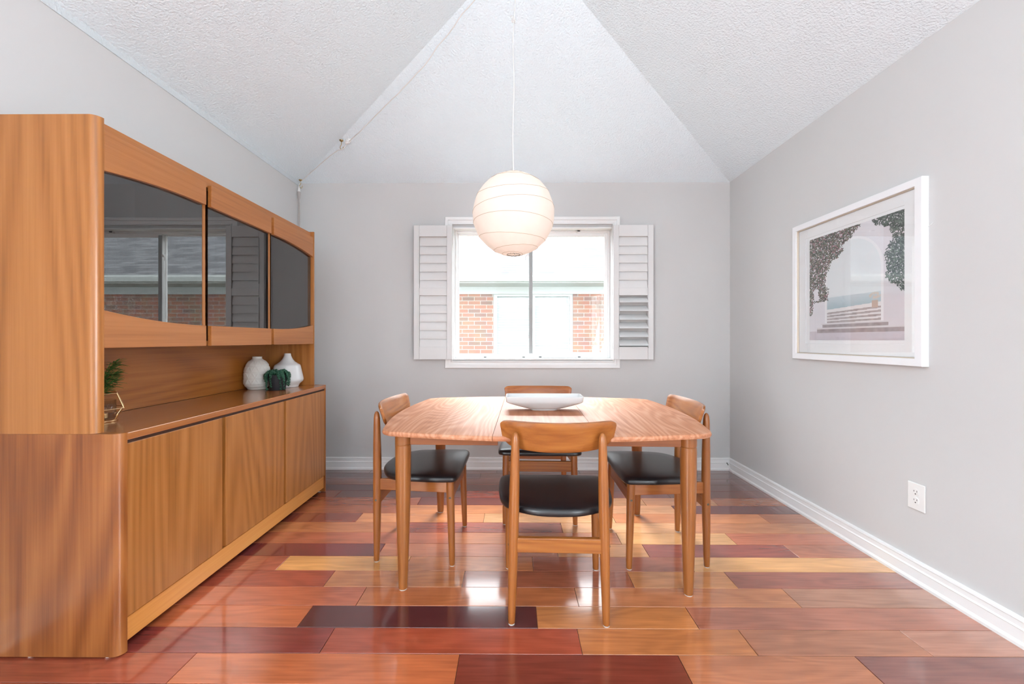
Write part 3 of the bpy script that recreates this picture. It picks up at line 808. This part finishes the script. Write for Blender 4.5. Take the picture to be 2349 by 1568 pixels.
# ------------------------------------------------------------------ chairs
def make_chair(label):
    t = thing('dining_chair', label, 'chair', group='teak dining chairs around the table')
    # seat
    half = [(0,.405),(.10,.4045),(.20,.402),(.236,.391),(.250,.362),(.251,.27),(.243,.18),(.232,.11),(.205,.06),(.155,.02),(.08,-.012),(0,-.020)]
    hp = catmull([(a, b, 0) for a, b in half], 5)
    ol = [(p.x, p.y) for p in hp] + [(-p.x, p.y) for p in hp[1:-1][::-1]]
    cy = .19; bm = BM()
    def sc(s, z, dome=0): return [(x*s, cy+(y-cy)*s, z) for x, y in ol]
    rings(bm, [sc(.965,.4165), sc(.992,.419), sc(1,.426), sc(.998,.434), sc(.985,.441), sc(.955,.446), sc(.88,.450), sc(.60,.453), sc(.2,.454)])
    obj('seat', bm, M['vinyl_black'], t, autosmooth=60)
    # backrest
    bm = BM(); NU, NVv = 48, 10
    def bp(u, v, side):
        e = abs(u)
        zt = .784+.004*e**2 -.014*e**24; zb = .662+.018*e**2 + .032*e**9
        z = zb+(zt-zb)*v
        x = u*.229*(1-.045*(1-v))
        y = -.012+.052*(x/.229)**2-.34*(z-.725)
        nrm = Vector((-2*.052*x/.229**2, 1, .34)).normalized()
        th = .0085*(1-.35*max(0, e-.93)/.07)*(1 if 0 < v < 1 else .55)
        p = Vector((x, y, z))+nrm*th*side
        return p
    G = {}
    for s_ in (-1, 1):
        for i in range(NU+1):
            for j in range(NVv+1):
                G[s_, i, j] = bm.verts.new(bp(math.sin(PI/2*(-1+2*i/NU)), j/NVv, s_))
    for i in range(NU):
        for j in range(NVv):
            bm.faces.new((G[-1,i,j], G[-1,i+1,j], G[-1,i+1,j+1], G[-1,i,j+1])); bm.faces.new((G[1,i,j], G[1,i,j+1], G[1,i+1,j+1], G[1,i+1,j]))
        for j in (0, NVv): bm.faces.new((G[-1,i,j], G[1,i,j], G[1,i+1,j], G[-1,i+1,j]))
    for j in range(NVv):
        for i in (0, NU): bm.faces.new((G[-1,i,j], G[-1,i,j+1], G[1,i,j+1], G[1,i,j]))
    obj('backrest', bm, M['chair_x'], t, autosmooth=60)
    for sx in (-1, 1):
        zs = [(.0035,.012),(.006,.0138),(.05,.0152),(.20,.0182),(.32,.0200),(.42,.0205),(.55,.0195),(.66,.0170),(.71,.0150),(.730,.0125),(.741,.0085),(.7455,.003)]
        rs = []
        for z, r in zs:
            x = .1835-.016*(z/.745)
            y = -.012-.006*max(0, (z-.45)/.3)
            rs.append([(sx*x+r*math.cos(2*PI*k/20), y+r*math.sin(2*PI*k/20), z) for k in range(20)])
        bm = BM(); rings(bm, rs); lg = obj('leg', bm, M['chair'], t, smooth=True)
        bm = BM(); lathe(bm, [(.0125,0),(.0125,.0033)], 16, sx*.1835, -.012); obj('foot_pad', bm, M['felt'], lg)
        zs = [(.0035,.0125),(.006,.0140),(.05,.0150),(.20,.0178),(.33,.0195),(.400,.0200),(.4155,.0195)]
        rs = [[(sx*(.210-.006*(z/.415))+r*math.cos(2*PI*k/20), .372-.012*(z/.415)+r*math.sin(2*PI*k/20), z) for k in range(20)] for z, r in zs]
        bm = BM(); rings(bm, rs); lg = obj('leg', bm, M['chair'], t, autosmooth=50)
        bm = BM(); lathe(bm, [(.0125,0),(.0125,.0033)], 16, sx*.210, .372); obj('foot_pad', bm, M['felt'], lg)
        bm = BM(); a, b = sx*.1745, sx*.2045; w = .0095
        hexa(bm, [(a-w,.002,.356),(a+w,.002,.356),(b+w,.348,.356),(b-w,.348,.356),(a-w,.002,.411),(a+w,.002,.411),(b+w,.348,.4155),(b-w,.348,.4155)])
        obj('side_rail', bm, M['chair_y'], t, bevel=.003)
        for (y, z, xx) in ((-.013, .308, .1970), (.363, .335, .2245)):
            bm = BM(); rr_ = [[(sx*xo, y+r*math.cos(2*PI*k/12), z+r*math.sin(2*PI*k/12)) for k in range(12)] for xo, r in ((xx-.006,.0055),(xx-.0005,.0055),(xx+.0008,.0035))]
            rings(bm, rr_); obj('bolt', bm, M['bolt'], t)
    obj('rear_stretcher', box(-.166, .166, -.023, -.001, .281, .338), M['chair_x'], t, bevel=.004)
    obj('front_rail', box(-.190, .190, .352, .372, .315, .378), M['chair_x'], t, bevel=.004)
    return t
c1 = make_chair('teak dining chair nearest the camera with its curved back turned to it')
c1.location = (.176, 1.588, 0); c1.rotation_euler = (0, 0, R(-1.5))
c2 = dup(c1); c2['label'] = 'teak dining chair on the window side of the table, behind the white bowl'
c2.location = (.168, 2.80, 0); c2.rotation_euler = (0, 0, R(178.5))
c3 = dup(c1); c3['label'] = 'teak dining chair with black seat at the table end facing the sideboard'
c3['label'] = 'teak dining chair at the left end of the table, on the sideboard side'
c3.location = (-.667, 2.206, 0); c3.rotation_euler = (0, 0, R(-91.5))
c4 = dup(c1); c4['label'] = 'teak dining chair at the right end of the table, on the framed picture side'
c4.location = (.932, 2.166, 0); c4.rotation_euler = (0, 0, R(89.2))

# ------------------------------------------------------------------ paper lantern with swagged cord
LZ = CZ+(779-492)/F*2.15; LR = 94/F*2.15
def paper():
    m = bpy.data.materials.new('rice_paper'); m.use_nodes = True; nt = m.node_tree; nt.nodes.clear(); L = nt.links.new
    o = nd(nt, 'ShaderNodeOutputMaterial'); d = nd(nt, 'ShaderNodeBsdfDiffuse'); t = nd(nt, 'ShaderNodeBsdfTranslucent'); mx = nd(nt, 'ShaderNodeMixShader')
    tc = nd(nt, 'ShaderNodeTexCoord'); n = nd(nt, 'ShaderNodeTexNoise'); n.inputs['Scale'].default_value = 14; n.inputs['Detail'].default_value = 4; L(tc.outputs['Object'], n.inputs['Vector'])
    rp = nd(nt, 'ShaderNodeMix', data_type='RGBA'); rp.inputs[6].default_value = (.80,.73,.68,1); rp.inputs[7].default_value = (.88,.82,.77,1); L(n.outputs['Fac'], rp.inputs[0])
    L(rp.outputs[2], d.inputs[0]); L(rp.outputs[2], t.inputs[0]); mx.inputs[0].default_value = .5
    L(d.outputs[0], mx.inputs[1]); L(t.outputs[0], mx.inputs[2]); L(mx.outputs[0], o.inputs[0]); return m
M['paper'] = paper()
lx, ly = 0.0, 2.15
ln = thing('paper_globe_lamp', 'round white paper globe lamp hanging on its cord in front of the window', 'pendant lamp', (lx, ly, LZ-LR))
bm = BM(); n = 48; rs = []
tilts = [(.10, .0, 0), (.22, .06, 1.2), (.34, .10, 3.6), (.47, .07, 5.3), (.58, .05, .8), (.70, .08, 2.4), (.82, .06, 4.4), (.92, .03, 1.0)]
NB = 10
def lant(th, ph):
    # facets between the vertical seams make the outline slightly polygonal
    seg = 2*PI/14; a = (ph % seg)-seg/2
    k = 1-.010*(1-abs(a)/(seg/2))**1
    r = LR*math.sin(th)
    # between wire rings the paper is drawn a little inward
    dmin = min(abs(th/PI - (t0+t1*.35*math.sin(ph+t2))) for t0, t1, t2 in tilts)
    k *= 1-.009*min(1, dmin/.05)
    return (r*k*math.cos(ph), r*k*math.sin(ph), LR+LR*k*math.cos(th))
NT = 64; NPH = 84
th0, th1 = .17, PI-.16
for j in range(NT+1):
    th = th0+(th1-th0)*j/NT
    rs.append([lant(th, 2*PI*i/NPH) for i in range(NPH)])
rings(bm, rs, False, False)
sh = obj('paper_shade', bm, M['paper'], ln, smooth=True)
M['wire'] = plain('thin_bamboo_rib', (.46, .33, .23), .6)
for t0, t1, t2 in tilts:
    pts = []
    for i in range(61):
        ph = 2*PI*i/60; th = PI*(t0+t1*.35*math.sin(ph+t2)); p = Vector(lant(th, ph)); c = Vector((0, 0, LR)); pts.append(c+(p-c)*1.002)
    bm = BM(); tube(bm, pts, .0009, 5); obj('rib', bm, M['wire'], sh)
bm = BM()
for th in (th0, th1):
    tube(bm, [lant(th, 2*PI*i/40) for i in range(41)], .0016, 6)
tube(bm, [lant(th0, 0), (0, 0, LR*1.93), lant(th0, PI)], .0014, 6)
tube(bm, [(.004, 0, LR*1.93), (.06, 0, LR*1.2), (.004, 0, LR*.03)], .0012, 5)
obj('wire_frame', bm, M['bolt'], sh)
bm = BM(); lathe(bm, [(.010, LR*1.93), (.02, LR*1.92), (.02, LR*1.66), (.016, LR*1.64)], 20); obj('socket', bm, M['plastic'], ln, autosmooth=40)
em = bpy.data.materials.new('lit_bulb'); em.use_nodes = True
em.node_tree.nodes['Principled BSDF'].inputs['Emission Color'].default_value = (1, .90, .80, 1)
em.node_tree.nodes['Principled BSDF'].inputs['Emission Strength'].default_value = 2.2
bm = BM(); lathe(bm, [(.012, LR*1.64), (.016, LR*1.58), (.030, LR*1.42), (.031, LR*1.34), (.024, LR*1.24), (.008, LR*1.19)], 24); obj('bulb', bm, em, ln, smooth=True)
pl = bpy.data.lights.new('globe_lamp_light', 'POINT'); pl.energy = 0.8; pl.color = (1, .90, .80); pl.shadow_soft_size = .045
po = bpy.data.objects.new('globe_lamp_light', pl); po.location = (lx, ly, LZ-LR+LR*1.12); C.objects.link(po)
# cord up to the top hook, then swagged along the hip of the ceiling to the corner
def hip(k): return Vector((XL, YW, WH)).lerp(PEAK, k)
ceil_at = WH+(PEAK.z-WH)*(YW-2.10)/(YW-PY)
top_h = Vector((.02, 2.11, ceil_at-.045))
base = Vector((lx, ly, LZ-LR))
def C_(bm): bmesh.ops.translate(bm, verts=bm.verts, vec=-base); return bm
pts = catmull([(lx, ly, LZ+LR*.93), (lx-.004, ly, LZ+.45), (lx+.003, ly, LZ+.68), (lx-.003, ly-.004, LZ+.9), (.003, 2.145, 2.80), (.016, 2.13, ceil_at-.16), top_h], 8)
bm = BM(); tube(bm, pts, .0030, 8)
kz = CZ+(779-48)/F*2.15
kn = [Vector((.0, 2.143, kz)) + Vector((.009*math.cos(t*4.6), .006*math.sin(t*5.2), -.012+.024*t/3.0)) for t in [i*.15 for i in range(21)]]
tube(bm, kn, .0028, 6); tube(bm, [kn[-1], kn[-1]+Vector((-.012,0,.012)), kn[-1]+Vector((-.016,0,.004))], .0025, 6)
obj('drop_cord', C_(bm), M['cord'], ln)
def at_px(x, y, Y): return Vector(((x-1178)/F*Y, Y, CZ+(779-y)/F*Y))
def ceil_hit(x, y):
    """first point of the sloping ceiling in one viewing direction"""
    o = Vector((0, 0, CZ)); d = at_px(x, y, 1.0)-o; best = None
    for a, b, c in ((cl, cr, PEAK), (cl, PEAK, Vector((PEAK.x, 0, PEAK.z))), (cr, PEAK, Vector((PEAK.x, 0, PEAK.z)))):
        n_ = (b-a).cross(c-a); t_ = n_.dot(a-o)/n_.dot(d)
        if t_ > 0 and (best is None or t_ < best): best = t_
    return o+d*best
HK = ceil_hit(782, 320)
sw = []
for x, y in ((683,421),(705,400),(730,378),(757,355),(775,343),(786,340),(798,324),(821,304),(845,280),(873,252),(892,233),(914,212),(948,176),(980,141),(1003,106),(1032,73),(1060,32),(1089,0)):
    if x <= 775: yy = 3.385+(HK.y-3.385)*(x-683)/(775-683)
    elif x <= 798: yy = HK.y
    else: yy = ceil_hit(x, y).y*.98
    sw.append(at_px(x, y, yy))
sw += [Vector((-.12, 2.16, ceil_at-.10)), top_h]
sw = catmull(sw, 4)
bm = BM(); tube(bm, [p + Vector((0, 0, .0012*math.sin(i*1.7))) for i, p in enumerate(sw)], .0028, 8)
obj('swag_cord', C_(bm), M['cord'], ln)
sp1 = at_px(798, 322, HK.y)
bm = BM(); d_ = (at_px(821,304,HK.y)-at_px(786,338,HK.y)).normalized()
tube(bm, [sp1-d_*.030, sp1-d_*.022, sp1-d_*.008, sp1+d_*.010, sp1+d_*.024, sp1+d_*.032], [.004,.011,.017,.016,.010,.004], 14)
obj('cord_switch', C_(bm), M['plastic'], ln)
crn = at_px(684, 424, 3.385)
bm = BM(); rings(bm, [[(crn.x+r*math.cos(2*PI*k/14), crn.y+r*.8*math.sin(2*PI*k/14), z) for k in range(14)] for z, r in ((2.392,.0035),(2.382,.006),(2.348,.012),(2.345,.012))])
obj('plug', C_(bm), M['plastic'], ln, smooth=False)
bm = BM(); tube(bm, [sw[0], Vector((crn.x, crn.y, 2.40)), Vector((crn.x, crn.y, 2.391))], .003, 8); obj('cord_end', C_(bm), M['cord'], ln)
ex = thing('extension_cord', 'grey cord with a socket hanging down the corner behind the hutch', 'cord', (crn.x, crn.y, 1.2))
bm = BM(); rings(bm, [[(r*math.cos(2*PI*k/14), r*.8*math.sin(2*PI*k/14), z-1.2) for k in range(14)] for z, r in ((2.3448,.0135),(2.335,.014),(2.31,.0115),(2.29,.0100),(2.285,.0075),(2.272,.007))])
obj('cord_socket', bm, M['cord_grey'], ex, autosmooth=40)
for s_ in (-.0045, .0045):
    bm = BM(); tube(bm, catmull([(s_*.6, 0, 2.273-1.2), (s_, 0, .95), (s_+.002, 0, .6), (s_, 0, .2), (s_, 0, -.9)], 6), .0032, 8); obj('wire', bm, M['cord_grey'], ex)
def hook(p, label, up=(0, 0, 1)):
    t = thing('ceiling_hook', label, 'hook', tuple(p), group='brass swag hooks')
    bm = BM(); lathe(bm, [(.004,-.012),(.013,-.005),(.015,-.001),(.015,.0)], 16); obj('hook_plate', bm, M['brass'], t, autosmooth=40)
    pts = catmull([(0,0,-.008),(-.001,0,-.034),(-.009,0,-.050),(-.006,0,-.066),(.006,0,-.069),(.013,0,-.058),(.013,0,-.050)], 5)
    bm = BM(); tube(bm, pts, .0024, 8); obj('hook_wire', bm, M['brass'], t, smooth=True)
    return t
hook(HK+Vector((0, 0, -.0005)), 'brass swag hook in the sloping ceiling, halfway up the cord')
hook(Vector((crn.x+.004, crn.y+.02, 2.452)), 'brass swag hook in the room corner above the hutch')
hook(Vector((.02, 2.10, ceil_at+.004)), 'brass swag hook at the ceiling peak above the paper globe')

# ------------------------------------------------------------------ framed picture on the right wall
PX, PY0, PY1, PZ0, PZ1 = 1.808, 1.808, 2.643, .985, 1.831
pc = thing('framed_picture', 'white framed picture of a white archway with flowers hung on the right wall', 'picture', (XR, (PY0+PY1)/2, PZ0))
def PP(name, bm, m, par=pc, **k):
    bmesh.ops.translate(bm, verts=bm.verts, vec=-Vector(pc.location)); return obj(name, bm, m, par, **k)
def ringx(bm, y0, y1, z0, z1, w, x0, x1):
    bx(bm, x0, x1, y0, y0+w, z0, z1); bx(bm, x0, x1, y1-w, y1, z0, z1); bx(bm, x0, x1, y0+w, y1-w, z0, z0+w); bx(bm, x0, x1, y0+w, y1-w, z1-w, z1)
def mitrex(bm, y0, y1, z0, z1, prof):
    vr = [[bm.verts.new(p) for p in ((x, y0+i, z0+i), (x, y1-i, z0+i), (x, y1-i, z1-i), (x, y0+i, z1-i))] for i, x in prof]
    for a in range(len(vr)):
        b = (a+1) % len(vr)
        for i in range(4): bm.faces.new((vr[a][i], vr[a][(i+1)%4], vr[b][(i+1)%4], vr[b][i]))
bm = BM(); mitrex(bm, PY0, PY1, PZ0, PZ1, [(0, XR-.0005), (0, PX+.002), (.002, PX), (.033, PX), (.035, PX+.002), (.035, XR-.0005)]); PP('picture_frame', bm, M['frame'])
bm = BM(); mitrex(bm, PY0+.0352, PY1-.0352, PZ0+.0352, PZ1-.0352, [(0, XR-.001), (0, PX+.006), (.003, PX+.006), (.005, PX+.013), (.005, XR-.001)]); PP('inner_liner', bm, M['liner'])
IY0, IY1, IZ0, IZ1 = 1.905, 2.512, 1.104, 1.716
bm = BM(); mitrex(bm, PY0+.041, PY1-.041, PZ0+.041, PZ1-.041, [(0, XR-.001), (0, PX+.0165), (IY0-PY0-.041, PX+.0165), (IY0-PY0-.040, PX+.0180), (IY0-PY0-.040, XR-.001)])
for v in bm.verts:      # open the mat exactly to the print
    pass
PP('mat_board', bm, M['mat'])
PP('picture_glass', box(PX+.0135, PX+.0150, PY0+.0405, PY1-.0405, PZ0+.0405, PZ1-.0405), M['pglass'])
def print_colour(u, v):
    """u from the window side, v from the bottom"""
    def nz(s, o=0): return noise.noise(Vector((u*s+o, v*s+o*1.7, o)))
    wall_ = Vector((.72, .71, .75)) if u < .82 else Vector((.68, .65, .69))
    c = wall_*(1+.05*nz(5, 2))
    # archway
    ac, aw, sp = .51, .285, .60
    inside = v > .155 and abs(u-ac) < aw and (v < sp or ((u-ac)/aw)**2+((v-sp)/.285)**2 < 1)
    reveal = v > .155 and abs(u-ac) < aw+.025 and (v < sp or ((u-ac)/(aw+.025))**2+((v-sp)/.305)**2 < 1)
    if reveal: c = Vector((.80, .80, .82))
    if inside:
        c = Vector((.72, .76, .78))
        if v < .40: c = Vector((.56, .64, .68)).lerp(Vector((.40, .52, .57)), min(1, (.40-v)/.1))
        if v < .290+.05*(u-.3): c = Vector((.78, .77, .77))
        for k in range(4):
            z0 = .262-.028*k+.04*(u-.3)*(1-k/4)
            if z0-.017 < v < z0: c = Vector((.40, .36, .36))*(1+.25*nz(30, 5))
            elif v < z0-.017 and v > z0-.028: c = Vector((.74, .73, .74))
        if .71 < u < .77 and .27 < v < .33: c = Vector((.56, .43, .36))
        if (u-.74)**2/.003+(v-.37)**2/.0008 < 1 and nz(40, 8) > -.2: c = Vector((.62, .56, .50))
    # steps in front
    if .17 < u < .86 and .118 < v < .150: c = Vector((.34, .30, .31))*(1+.3*nz(25, 3))
    if .15 < u < .88 and .146 < v < .158: c = Vector((.66, .64, .66))
    e = ((u-.55)/.45)
    if abs(e) < 1 and .070 < v < .103: c = Vector((.36, .31, .32))*(1+.3*nz(22, 9))
    if abs(e) < 1 and .103 <= v < .118: c = Vector((.66, .63, .65))
    if v < .070 or (abs(e) >= 1 and v < .085): c = Vector((.58, .54, .59))*(1+.06*nz(20, 4))
    return c
import numpy as np
NP = 260
PR = np.zeros((NP, NP, 3), dtype=np.float32)
for i in range(NP):
    for j in range(NP): PR[i, j] = print_colour((i+.5)/NP, (j+.5)/NP)
def lerpt(tab, v):
    for (v0, e0), (v1, e1) in zip(tab[:-1], tab[1:]):
        if v0 <= v <= v1: return e0+(e1-e0)*(v-v0)/(v1-v0)
    return None
LE = [(.24,.03),(.36,.05),(.38,.24),(.48,.25),(.54,.20),(.62,.235),(.72,.27),(.76,.36),(.80,.42),(.86,.40),(.90,.50),(1.0,.62)]
RE = [(.36,1.0),(.42,.94),(.47,.85),(.52,.83),(.60,.85),(.66,.82),(.74,.85),(.82,.90),(.90,.86),(.94,.76),(1.0,.69)]
rnd = random.Random(5)
def stamp(u, v, l, w, a, col):
    ca, sa = math.cos(a), math.sin(a); k = int(l*NP)+2; iu, iv = int(u*NP), int(v*NP)
    for x in range(max(0, iu-k), min(NP, iu+k+1)):
        for y in range(max(0, iv-k), min(NP, iv+k+1)):
            du, dv = (x+.5)/NP-u, (y+.5)/NP-v
            p_, q_ = du*ca+dv*sa, -du*sa+dv*ca
            if (p_/l)**2+(q_/w)**2 < 1: PR[x, y] = col
def grow(n, ok, cols, edge):
    k = 0
    while k < n:
        u, v = rnd.random(), rnd.random()
        d = ok(u, v)
        if d is None: continue
        if d < edge and rnd.random() > .35: continue
        k += 1
        stamp(u, v, rnd.uniform(.007, .014), rnd.uniform(.003, .0055), rnd.uniform(0, PI), rnd.choice(cols))
def okl(u, v):
    e = lerpt(LE, v)
    if e is None or u > e: return None
    if .38 < v < .50 and .055 < u < .12: return None
    return e-u
def okr(u, v):
    e = lerpt(RE, v)
    if e is None or u < e: return None
    return u-e
G_ = [(.035,.05,.035),(.06,.075,.05),(.09,.11,.07),(.15,.17,.11),(.05,.055,.045)]
grow(1500, okl, [(.03,.04,.03),(.045,.055,.04),(.07,.06,.055)], .03)
grow(1300, okl, G_+[(.34,.17,.20),(.26,.13,.15),(.22,.20,.15)], .02)
grow(800, okr, [(.03,.05,.045),(.045,.07,.06)], .02)
grow(600, okr, [(.05,.08,.065),(.09,.13,.11),(.14,.19,.16),(.035,.05,.05)], .015)
bm = BM(); cl_ = bm.loops.layers.float_color.new('print')
gr = [[bm.verts.new((PX+.0185, IY1+.001-(IY1-IY0+.002)*i/NP, IZ0-.001+(IZ1-IZ0+.002)*j/NP)) for j in range(NP+1)] for i in range(NP+1)]
for i in range(NP):
    for j in range(NP):
        fc = bm.faces.new((gr[i][j], gr[i+1][j], gr[i+1][j+1], gr[i][j+1]))
        c = PR[i, j]
        for lp in fc.loops: lp[cl_] = (float(c[0]), float(c[1]), float(c[2]), 1)
m_, nt, p = mat('printed_photograph'); at = nd(nt, 'ShaderNodeAttribute', attribute_name='print'); nt.links.new(at.outputs['Color'], p.inputs['Base Color']); p.inputs['Roughness'].default_value = .6
PP('print', bm, m_)
PP('backing_board', box(PX+.0195, XR-.0012, PY0+.042, PY1-.042, PZ0+.042, PZ1-.042), M['mat'])
bm = BM(); tube(bm, [(XR-.004, PY0+.012, 1.602), (XR-.003, PY0-.012, 1.612), (XR-.001, PY0-.020, 1.618)], .0012, 6); PP('hanging_wire', bm, M['cord'])

# wall outlet
ot = thing('wall_outlet', 'white double wall outlet low on the right wall', 'outlet', (XR, 1.861, .391))
bm = BM(); bx(bm, -.006, 0, -.040, .040, -.061, .061); obj('cover_plate', bm, M['plastic'], ot, bevel=.003)
for z in (.0195, -.0195):
    bm = BM(); rg = []
    for x, r in ((-.0055, .017), (-.0078, .0168), (-.0082, .0155)):
        rg.append([(x, max(-.0145, min(.0145, r*math.cos(2*PI*k/28))), z+r*math.sin(2*PI*k/28)) for k in range(28)])
    rings(bm, rg); rc = obj('receptacle', bm, M['plastic'], ot)
    bm = BM()
    bx(bm, -.0086, -.0081, -.0078, -.0056, z+.001, z+.009); bx(bm, -.0086, -.0081, .0056, .0078, z+.001, z+.008)
    rings(bm, [[(x, .0030*math.cos(2*PI*k/10), z-.0075+.0030*math.sin(2*PI*k/10)) for k in range(10)] for x in (-.0081, -.0086)])
    obj('slot', bm, M['slot'], rc)
bm = BM(); rings(bm, [[(x, .0028*math.cos(2*PI*k/10), .0028*math.sin(2*PI*k/10)) for k in range(10)] for x in (-.0058, -.0068)]); obj('screw', bm, M['plastic'], ot)

# small rod resting in the far right corner on the baseboard
dr = thing('shutter_rod', 'thin white rod with a dark metal clip leaning in the corner by the right baseboard', 'rod', (1.806, 3.345, 0))
bm = BM(); tube(bm, [(0, 0, .004), (-.016, .046, .060)], .0025, 8); obj('rod', bm, M['plastic'], dr)
bm = BM(); tube(bm, [(-.0162, .0465, .0605), (-.0185, .053, .069), (-.021, .060, .076)], [.004, .003, .005], 8); obj('clip', bm, M['bolt'], dr)
